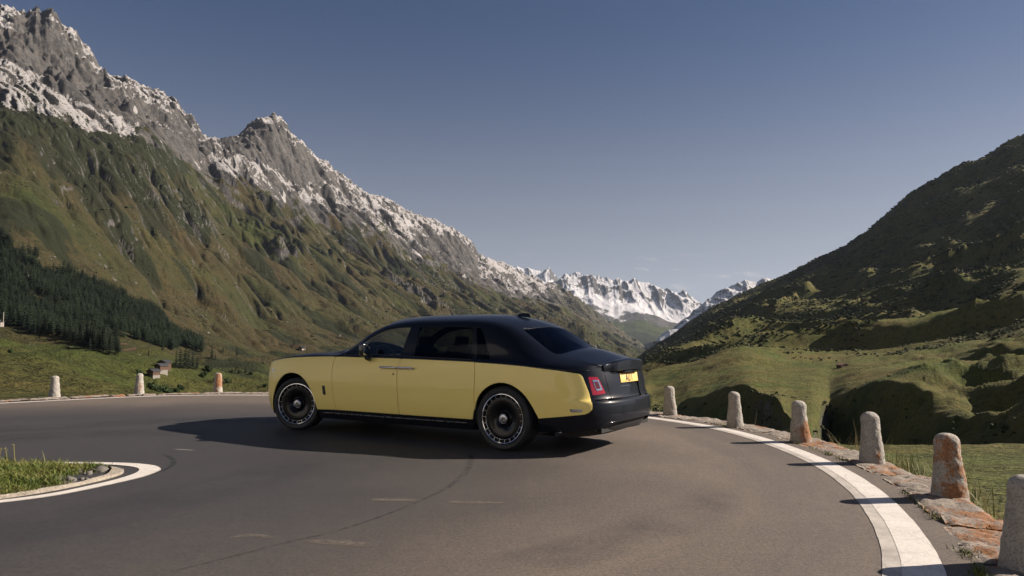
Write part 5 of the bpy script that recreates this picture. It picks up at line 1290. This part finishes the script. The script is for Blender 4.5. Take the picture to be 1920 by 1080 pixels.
# single firs near the chalet and on the meadow
def at_l(u, w): return on_ray(GL, VL, u, w)
singles = [(330,690,11,'tall dark fir at the left of the clump above the chalet'),(338,692,13,'fir in the dark clump right of the chalet roof'),(346,693,14,'tallest fir of the dark clump beside the chalet'),(354,692,13,'broad fir at the middle of the clump beside the chalet'),(362,693,12,'fir at the right of the clump beside the chalet'),(369,691,9,'small fir closing the clump beside the chalet on the right'),
           (398,674,8,'lone fir on the meadow right of the clump'),(404,678,5,'little fir at the foot of the lone meadow fir'),(444,668,6,'small solitary fir far up the green meadow'),(461,698,5,'small fir in the hedge line left of the car'),(417,660,4,'tiny fir on the slope above the meadow'),(441,694,4,'short fir in the row above the golf-green meadow'),(278,668,5,'small fir between the snow fences and the chalet'),(305,660,6,'fir standing just below the tip of the wood')]
for u, w, h, lb in singles:
    x, y, z = at_l(u, w); h2 = h*max(.75, y/430)
    put(proto_fir, used_f, (x, y, z-.3), h2, h2*rf.uniform(1.1,1.4), lb.replace('golf-green ', 'bright '), 'fir tree', 'single firs by the chalet', rf)
# broadleaf trees and bushes in the valley on the left
def leaf_proto(seed, n, name, mat, trunk=True, **kw):
    V, F = leafy(seed, n, **kw); e = None
    o = mesh_np(name, V, F, mat, smooth=False); return o
dec = [leaf_proto(s, 520, 'broadleaf_tree', MDEC, leaf=.12) for s in (1,2,3)]; usedd = [False]*3
for i, (u, w, s_, lb) in enumerate([(286,731,4.4,'round leafy tree at the left end of the row below the chalet'),(297,733,3.6,'small round tree second from the left in the row below the chalet'),(307,733,4.6,'round dark tree in the row below the chalet'),(317,735,4.8,'fullest round tree in the middle of the row below the chalet'),(328,734,4.2,'round tree right of the fullest one in the row below the chalet'),(339,733,4.5,'round tree at the right end of the row below the chalet'),
      (262,699,3.6,'bush hugging the left wall of the chalet'),(383,708,4.8,'large round bush behind the orange marker stone'),(389,698,5.2,'broad leafy tree above the orange marker stone'),(425,716,3.6,'low bush on the bank right of the orange marker stone'),(432,699,2.8,'small bush in the hedge line above the bright meadow'),(450,700,2.6,'little bush in the middle of the hedge line'),(469,701,2.8,'bush at the right end of the hedge line'),(497,728,3.4,'dark bush beside the front corner of the car'),(21,661,3.4,'dark bush alone on the left field'),(405,712,2.4,'low shrub beside the stream bank')]):
    x, y, z = at_l(u, w); q = s_*max(.6, y/420)*.62
    put(dec, usedd, (x, y, z-.2), q, q, lb, 'tree' if s_ > 3.9 else 'bush', 'broadleaf trees and bushes around the chalet', rf)

# firs on the right hillside
PTR = np.c_[UR.ravel(), WR.ravel()]
WR1 = [(1730,520),(1760,480),(1800,455),(1850,425),(1890,405),(1960,385),(1960,470),(1900,475),(1850,500),(1800,520)]
mk = inpoly(PTR, WR1).reshape(UR.shape) & (right_grid[3] > 5) & (right_grid[3] < 7.9)
if mk.sum() > 10:
    k = pick(mk, AR_, 210, 5); P2 = np.c_[GR[0].ravel()[k], GR[1].ravel()[k], GR[2].ravel()[k]]
    P2 = P2[np.argsort(P2[:,1])]
    for i in range(38): put(proto_fir, used_f, P2[i]+[0,0,-.3], rf.uniform(9,15), rf.uniform(10,15), 'dark fir high on the right hillside', 'fir tree', 'firs high on the right hillside', rf)
    h2 = rf.uniform(9, 16, len(P2)-38); merged('hillside_firs', fir_far, P2[38:], h2, h2*1.1, 9, MFIRF, 'band of dark firs high on the shaded right hillside', 'wood')
# scrub on the right hillside
blobs = [blob(s, 1, .55, .62) for s in range(10)]
TR, SR = right_grid[3], right_grid[4]
dens_ = np.clip(SR, 0, 1)*np.interp(TR, [1.6,2.2,3.2,4.0,5,5.6,7,8], [0,1.0,2.0,.60,.8,1.8,2.0,1.2])*np.interp(GR[1], [60, 250, 1200, 3000], [3.0, 1.6, .7, .3])*(UR > 1205)*(UR < 2250)*VR_
k = pick(dens_, AR_, 27000, 6); P3 = np.c_[GR[0].ravel()[k], GR[1].ravel()[k], GR[2].ravel()[k]] + np.c_[rf.uniform(-2,2,(len(k),2)), np.zeros(len(k))]
r3 = rf.lognormal(0, .35, len(k))*np.interp(P3[:,1], [60,150,500,1200,3000], [.32,.46,1.0,1.8,2.9])
o3 = np.argsort(-(r3/P3[:,1])); P3, r3 = P3[o3], r3[o3]
NB = 290
shr = [leaf_proto(30+s, 300, 'shrub', MBUSH, leaf=.15) for s in range(4)]; useds = [False]*4
for i in range(NB): put(shr, useds, P3[i]+[0,0,-.15*r3[i]], r3[i]*rf.uniform(.6,.9), r3[i]*.85, 'olive green shrub scattered over the bank and hillside on the right', 'shrub', 'shrubs on the right bank and hillside', rf)
merged('hillside_scrub', blobs, P3[NB:], r3[NB:]*rf.uniform(.7,1.1,len(r3)-NB), r3[NB:], 10, MBUSHF, 'thick low scrub covering the far right hillside', 'scrub', sink=.2)
# sparse dwarf scrub and stones on the left slope
ML = (left_grid[3] > 4.6)*(left_grid[3] < 7.4)*(UL > -20)*(UL < 1215)*VL*sstep(.05, .4, fbm(GL[0]/160, GL[1]/160, 4, 330)+.15)
k = pick(ML, AL_, 3200, 12); P4 = np.c_[GL[0].ravel()[k], GL[1].ravel()[k], GL[2].ravel()[k]]; r4 = rf.lognormal(0, .4, len(k))*np.interp(P4[:,1], [400,1500,5000], [.9,2.2,4.5])
merged('slope_scrub', blobs, P4, r4*.7, r4, 13, MBUSHF, 'thin dwarf scrub scattered over the grassy left mountainside', 'scrub', sink=.25)
rocks = [blob(60+s, 1, .5, .8) for s in range(5)]
ML = (left_grid[3] > 4.2)*(left_grid[3] < 7.9)*(UL > -20)*(UL < 1215)*VL*sstep(.18, .5, fbm(GL[0]/210, GL[1]/210, 4, 340)+.1)
k = pick(ML, AL_, 3800, 14); P5 = np.c_[GL[0].ravel()[k], GL[1].ravel()[k], GL[2].ravel()[k]]; r5 = rf.lognormal(0, .45, len(k))*np.interp(P5[:,1], [400,1500,5000], [.6,1.6,3.6])
merged('scree', rocks, P5, r5*.6, r5*.8, 15, stone_mat('scree_stone', (.10,.095,.085), (.22,.205,.185), lichen=False, scale=.1), 'pale boulders and scree strewn over the left mountainside', 'scree', sink=.3)

# ---- buildings
MWOOD = simple('dark_timber', (.075,.040,.024), .8, var=.35, vscale=2.5); MROOF = simple('slate_roof', (.035,.036,.042), .6, var=.3, vscale=2)
MWHITE = simple('white_render', (.34,.31,.28), .85, var=.12, vscale=1.5); MBASE = simple('weathered_render', (.19,.175,.155), .85, var=.2, vscale=1.5); MPANE = simple('window_pane', (.02,.025,.03), .1); MROOFR = simple('rusty_roof', (.14,.075,.055), .6, var=.3, vscale=2)
def house(name, x, y, z, w, d, h, rh, rz, wall_m, base_m, roof_m, label, cat_='house', nwin=3, floors=2, sinkd=2.0, grp=None):
    e = empty(name, (x, y, z), rz); tag(e, label, cat_, grp)
    hb = h*.38 if base_m else 0
    if base_m: MB().box((0,0,(hb-sinkd)/2), (w,d,hb+sinkd)).build('base_wall', base_m, e)
    MB().box((0,0,hb-.01-(0 if base_m else sinkd)/2+(h-hb)/2), (w*1.02,d*1.02,h-hb+(0 if base_m else sinkd))).build('wall', wall_m, e)
    g_ = MB(); g_.add([(-w*.51,-d*.51,h),(w*.51,-d*.51,h),(0,-d*.51,h+rh),(-w*.51,d*.51,h),(w*.51,d*.51,h),(0,d*.51,h+rh)], [(0,1,2),(3,5,4),(0,3,4,1)]); g_.build('gable', wall_m, e)
    rf_ = MB(); o_ = w*.62; t_ = .28; zz = h-rh*(o_-w*.5)/(w*.5)+.02; dd_ = d*.60
    for s in (-1, 1): rf_.add([(0,-dd_,h+rh+.06),(s*o_,-dd_,zz),(s*o_,dd_,zz),(0,dd_,h+rh+.06),(0,-dd_,h+rh+.06+t_),(s*o_,-dd_,zz+t_),(s*o_,dd_,zz+t_),(0,dd_,h+rh+.06+t_)], [(0,1,2,3),(4,7,6,5),(0,4,5,1),(1,5,6,2),(2,6,7,3),(0,3,7,4)])
    ro = rf_.build('roof', roof_m, e)
    if h > 4: MB().box((w*.2, d*.15, h+rh+.2), (.7,.7,1.6)).build('chimney', wall_m, ro)
    for f in range(floors):
        for q in range(nwin):
            wx = (q-(nwin-1)/2)*w/nwin*.92; zz_ = (f+.55)*h/floors
            wn_ = empty('window', (wx, -d*.51-.03, zz_), 0, e); MB().box((0,0,0), (w*.12,.06,h/floors*.40)).build('pane', MPANE, wn_)
            MB().box((0,-.01,-h/floors*.23), (w*.15,.12,.12)).build('sill', MWHITE, wn_)
    return e
x, y, z = at_l(287,704); S = .62*y/420
house('chalet', x, y, z, 7.5*S, 8*S, 5.6*S, 1.5*S, R(-22), MWOOD, MBASE, MROOF, 'brown timber chalet with a pale ground floor, left of the two joined ones', 'chalet')
x2, y2, z2 = at_l(304,702)
house('chalet', x2, y2, z2, 7.2*S, 9*S, 6.6*S, 1.6*S, R(-22), MWOOD, MBASE, MROOF, 'taller dark timber chalet on the right, with balconies under its slate roof', 'chalet')
x3, y3, z3 = at_l(299,694)
house('chalet', x3, y3+4, z3, 10*S, 7*S, 6.4*S, 1.7*S, R(-22), MWOOD, None, MROOF, 'rearmost wide brown chalet, standing higher behind the other two', 'chalet', nwin=4)
x, y, z = at_l(0,612)
house('mountain_station', x-3*y/700, y, z, 9*y/700, 7, 5.0, .8, R(10), MWHITE, None, MROOF, 'small white building at the left edge beside the fir wood', 'building', nwin=2, floors=1)
MB().tube([(x+3.6*y/700, y-1, z-1),(x+3.6*y/700, y-1, z+15)], .35*y/700, 6).build('flag_pole', MWHITE); tag(bpy.context.scene.objects['flag_pole'], 'thin pale pole beside the white building at the left edge', 'pole')
x, y, z = at_l(566,655)
house('barn', x, y, z, 13, 9, 4.5, 2, R(-35), MWOOD, MWHITE, MROOF, 'small barn far off above the bonnet of the car', 'barn', nwin=2, floors=1)
x, y, z = at_l(538,668); 
pm = MB(); x, y, z = at_l(572,658); pm.tube([(x, y, z-1), (x, y, z+11)], .6, 6); pm.box((x, y, z+8.5), (5,.8,.9)); o = pm.build('wayside_cross', MWHITE); tag(o, 'pale wooden cross seen just over the car bonnet', 'cross')
x, y, z = on_ray(GR, VR_, 1580, 687)
house('hay_hut', x, y, z, 6*y/450, 4*y/450, 1.1*y/450, .7*y/450, R(20), MWOOD, None, MROOFR, 'small hut with a rusty roof on the sunny terrace to the right', 'hut', nwin=1, floors=1)
# near stone hut below the wall
MHUT = stone_mat('hut_stone', (.13,.12,.11), (.25,.23,.21), lichen=False, scale=.5)
hx_, hy_ = 25.8, 36.0; hz_ = ground_at(GR, hx_, hy_)
ztop = CAM_H + hy_*dirof(1890, 889)[1]
e = empty('stone_hut', (hx_, hy_, hz_), R(38)); tag(e, 'low grey stone hut with a slab roof, half hidden behind the nearest marker stone', 'hut')
hh_ = ztop - hz_
MB().box((0,0,hh_/2-.6), (2.6,2.2,hh_+1.0)).build('wall', MHUT, e, bevel=.05)
MB().box((0,0,hh_-.05), (3.0,2.6,.14), tilt=Matrix.Rotation(R(5), 3, 'Y')).build('roof', simple('slab_roof', (.27,.22,.20), .7, var=.25, vscale=3), e, bevel=.03)
MB().box((-.2,-1.12,hh_*.35), (.7,.06,1.3)).build('door', MWOOD, e)
# avalanche fences by the wood
for (u0, w0), (u1, w1_), lb in (((203,648),(239,647),'upper snow fence on the slope below the fir wood'), ((216,661),(256,658),'lower snow fence on the slope above the chalet')):
    a = at_l(u0, w0); b = at_l(u1, w1_); m1 = MB(); m1.tube([(a[0],a[1],a[2]+1.8),(b[0],b[1],b[2]+1.8)], .28, 5); m1.tube([(a[0],a[1],a[2]+.9),(b[0],b[1],b[2]+.9)], .22, 5)
    e = empty('snow_fence', a); tag(e, lb, 'fence'); o = m1.build('rail', MWOOD, e); o.location = (-a[0],-a[1],-a[2])
    for q in range(9):
        t = q/8; p_ = [a[i]*(1-t)+b[i]*t-a[i] for i in range(3)]; MB().tube([(p_[0],p_[1],p_[2]-1),(p_[0]+.3,p_[1],p_[2]+2.6)], .25, 5).build('post', MWOOD, e)

# ---- grass island
MG1 = foliage('grass_blades', (.030,.050,.010), (.055,.080,.016), (.110,.110,.030), 2.2)
MEARTH = simple('dry_earth', (.085,.072,.045), .95, var=.35, vscale=5, bump=.8, bscale=30)
kerbI = smoothc(spl([(-14,-8),(-9.2,1.4),(-6.4,4.4),(-5.0,5.75),(-4.50,6.25),(-4.28,6.52),(-4.12,6.80),(-4.02,7.10),(-4.00,7.36),(-4.06,7.60),(-4.22,7.76),(-4.50,7.86),(-4.85,7.88),(-5.6,7.85),(-6.8,7.7),(-8.6,7.2),(-12.5,5.3),(-22,-1)], .05), 2)
LI = [tuple(p) for p in kerbI[::3]]
def bedz(V2):
    LP = kerbI[::6]; dm = np.full(len(V2), 1e9)
    for i in range(0, len(LP), 100): dm = np.minimum(dm, np.sqrt(((V2[:,None]-LP[None,i:i+100])**2).sum(-1)).min(1))
    tipd = np.hypot(V2[:,0]+4.0, V2[:,1]-7.4)
    hollow = -.085*np.exp(-((V2[:,0]+4.33)/.26)**2-((V2[:,1]-7.38)/.24)**2)
    return .012 + sstep(.0, .6, dm)*(.05 + .16*sstep(.9, 2.4, tipd)) + hollow + fbm(V2[:,0]*3, V2[:,1]*3, 4, 401)*.035*sstep(0, .15, dm)
sub_ = [p for p in LI if p[1] > -6]
bed = flat_sheet('island_earth', sub_, .012, MEARTH, grid=.11, zf=bedz); bed['kind'] = 'structure'
# kerb: thin cement rim, broken at the tip
kc = kerbI[(kerbI[:,0] > -4.9) & (kerbI[:,1] < 8.2) & (np.hypot(kerbI[:,0]+4, kerbI[:,1]-7.3) < 1.15)]
nk = leftn(kc); km = MB(); Vk = []; m = len(kc); wk = .012 + .010*fbm(np.arange(m)*.13, np.zeros(m), 3, 9) + .05*np.exp(-((kc[:,0]+4.08)/.14)**2 - ((kc[:,1]-7.5)/.25)**2)
offs = ((-.5,.0),(-.5,.026),(.5,.034),(.5,-.03))
Vk = np.concatenate([np.c_[kc + nk*(o_*wk*2)[:,None], np.full(m, z_) + (fbm(np.arange(m)*.4, np.full(m, z_*9), 3, 10)*.012 if z_ > 0 else 0)] for o_, z_ in offs])
Fk = [(k*m+i, k*m+i+1, (k+1)*m+i+1, (k+1)*m+i) for k in range(3) for i in range(m-1)]
kb = mesh_np('island_kerb', Vk, Fk, stone_mat('kerb_cement', (.30,.26,.21), (.44,.39,.32), lichen=False), smooth=False)
bm = bmesh.new(); bm.from_mesh(kb.data); bmesh.ops.recalc_face_normals(bm, faces=bm.faces); bm.to_mesh(kb.data); bm.free(); kb['kind'] = 'structure'
rk = np.random.RandomState(4)
MROCKD = stone_mat('dark_rock', (.09,.085,.08), (.24,.22,.20), lichen=False, scale=2)
rkp = []
for i in range(16):
    V_, F_ = blob(80+i, 2, .45, .7); rkp.append((V_, F_))
spots_ = [(-4.20+rk.uniform(-.32,.10), 7.42+rk.uniform(-.30,.33), rk.uniform(.022,.065)) for _ in range(22)]
for i, (x, y, q) in enumerate(spots_):
    V_, F_ = rkp[i % 16]; z_ = float(bedz(np.array([[x, y]]))[0]); o = mesh_np('broken_stone', V_*q, F_, MROCKD, smooth=False); o.location = (x, y, z_-q*.2); o.rotation_euler = (rk.uniform(0,6),rk.uniform(0,6),rk.uniform(0,6))
    tag(o, 'small broken grey stone in the hollow at the tip of the grass island', 'stone', 'broken stones at the tip of the grass island')
def blades(name, pts, hh, lean, w, mat, label, cat_, seed, segs=3):
    r = np.random.RandomState(seed); n = len(pts); a = r.uniform(0, 6.283, n); dx, dy = np.cos(a), np.sin(a); h = hh*r.lognormal(0, .28, n); ln = lean*r.uniform(.1, 1.2, n)*h; ws = w*r.uniform(.6, 1.3, n)
    V = np.zeros((n, segs*2+1, 3)); b_ = r.uniform(0, 6.283, n); px_, py_ = -np.sin(b_), np.cos(b_)
    for s in range(segs):
        t = s/segs; wd_ = ws*(1-t*.6); cx_, cy_ = pts[:,0]+dx*ln*t**1.8, pts[:,1]+dy*ln*t**1.8; z_ = pts[:,2]+h*t*(1-.15*t)
        V[:,2*s] = np.c_[cx_-px_*wd_, cy_-py_*wd_, z_]; V[:,2*s+1] = np.c_[cx_+px_*wd_, cy_+py_*wd_, z_]
    V[:,-1] = np.c_[pts[:,0]+dx*ln, pts[:,1]+dy*ln, pts[:,2]+h*.86]
    k = segs*2+1; base = (np.arange(n)*k)[:,None]; F = []
    for s in range(segs-1): F += [base+np.array([[2*s,2*s+1,2*s+3]]), base+np.array([[2*s,2*s+3,2*s+2]])]
    F += [base+np.array([[2*segs-2,2*segs-1,2*segs]])]
    o = mesh_np(name, V.reshape(-1, 3), np.concatenate(F), mat, smooth=False); tag(o, label, cat_, None, 'stuff'); return o
N_ = 90000; q = np.c_[rk.uniform(-9, -3.9, N_*2), rk.uniform(3.2, 8.1, N_*2)]; q = q[inpoly(q, sub_)]
td = np.hypot(q[:,0]+4.0, q[:,1]-7.4); dens2 = sstep(.30, .75, td + fbm(q[:,0]*2.5, q[:,1]*2.5, 3, 410)*.35 + .25*(q[:,1]-7.3)) ; q = q[rk.rand(len(q)) < dens2*np.clip(.95+fbm(q[:,0]*4, q[:,1]*4, 3, 411)*1.2, .12, 1)]
qz = bedz(q); 
gmat = MG1
def grassmat(name, cols):
    m, nt, b = mat_new(name); g = NT(nt); v = g.coord(); c = g.ramp(g.math('ADD', g.math('MULTIPLY', g.noise(v, 26, 2, .6), .55), g.math('MULTIPLY', g.noise(v, 2.4, 3, .6), .45)), cols); g.l(c, b.inputs['Base Color']); b.inputs['Roughness'].default_value = .6
    b.inputs['Specular IOR Level'].default_value = .3; return m
MG2 = grassmat('island_grass', [(.34,(.050,.075,.012)),(.46,(.085,.115,.020)),(.54,(.13,.14,.035)),(.62,(.20,.17,.065)),(.70,(.13,.075,.035))])
blades('island_grass', np.c_[q, qz], .062, 1.2, .0048, MG2, 'rough green grass growing on the island inside the bend', 'grass', 5)
q2 = q[rk.rand(len(q)) < .035]; q2 = q2[q2[:,0] < -4.9]
blades('tall_weeds', np.c_[q2, bedz(q2)], .12, .4, .0028, grassmat('weed_stalks', [(.35,(.10,.12,.03)),(.5,(.20,.19,.05)),(.65,(.26,.20,.10))]), 'taller weeds and seed stalks above the island grass', 'weeds', 6)
q3 = q[(q[:,0] < -5.0) & (q[:,0] > -6.3) & (q[:,1] > 7.2)][:14]; fl = MB()
for p_ in q3:
    hz2 = rk.uniform(.10,.19); b_ = (p_[0], p_[1], .1); t_ = (p_[0]+rk.uniform(-.06,.06), p_[1], .1+hz2); fl.tube([b_, t_], .0022, 4)
    for s in range(3): fl.lathe([(0,-.005),(.005,-.002),(.006,.002),(0,.006)], axis='Z', n=6, c=(t_[0]+rk.uniform(-.02,.02), t_[1], t_[2]-rk.uniform(-.01,.05)))
o = fl.build('flower_stalks', simple('pale_yellow_flowers', (.30,.27,.06), .7)); tag(o, 'thin yellow flowering stalks rising over the island grass', 'flowers', None, 'stuff')
# weeds along the wall and dry stalks behind it
outerw = CLN + NLN*SGN*(lw/2+.20+.50)[:,None]; innerw = CLN + NLN*SGN*(lw/2+.19)[:,None]
sw = np.where((dcam < 12) & (CLN[:,0] > 1.5) & (CLN[:,1] > 3.6))[0]
pp = []
for i in range(140):
    j = rk.choice(sw); c = innerw[j]; 
    if fbm(np.array([j*.07]), np.array([3.3]), 2, 12)[0] < .05: continue
    for s in range(14): pp.append((c[0]+rk.normal()*.03, c[1]+rk.normal()*.03, .0))
if pp: blades('wall_foot_grass', np.array(pp), .035, 1.0, .003, MG2, 'little tufts of grass in the joint between tarmac and wall', 'grass', 7)
pp = []
for i in sw:
    y_ = CLN[i,1]; dn = .9*np.exp(-((y_-8.9)/.9)**2) + .25*np.exp(-((y_-7.2)/.6)**2) + .10
    for s in range(8):
        if rk.rand() < dn: pp.append((outerw[i,0]+rk.uniform(.0,.45), outerw[i,1]+rk.normal()*.08, -.30))
blades('dry_stalks', np.array(pp), .42, .55, .0035, grassmat('dry_grass', [(.35,(.15,.13,.05)),(.5,(.28,.22,.10)),(.65,(.36,.28,.14))]), 'dry straw coloured grass stalks leaning out behind the edge wall', 'grass', 8)
pp = np.array(pp)[rk.rand(len(pp)) < .9]; pp[:,2] -= .02
blades('bank_grass', np.c_[pp[:,0]+rk.uniform(0,.5,len(pp)), pp[:,1], pp[:,2]-.02], .30, .6, .006, MG2, 'green grass on the bank just behind the edge wall', 'grass', 9)
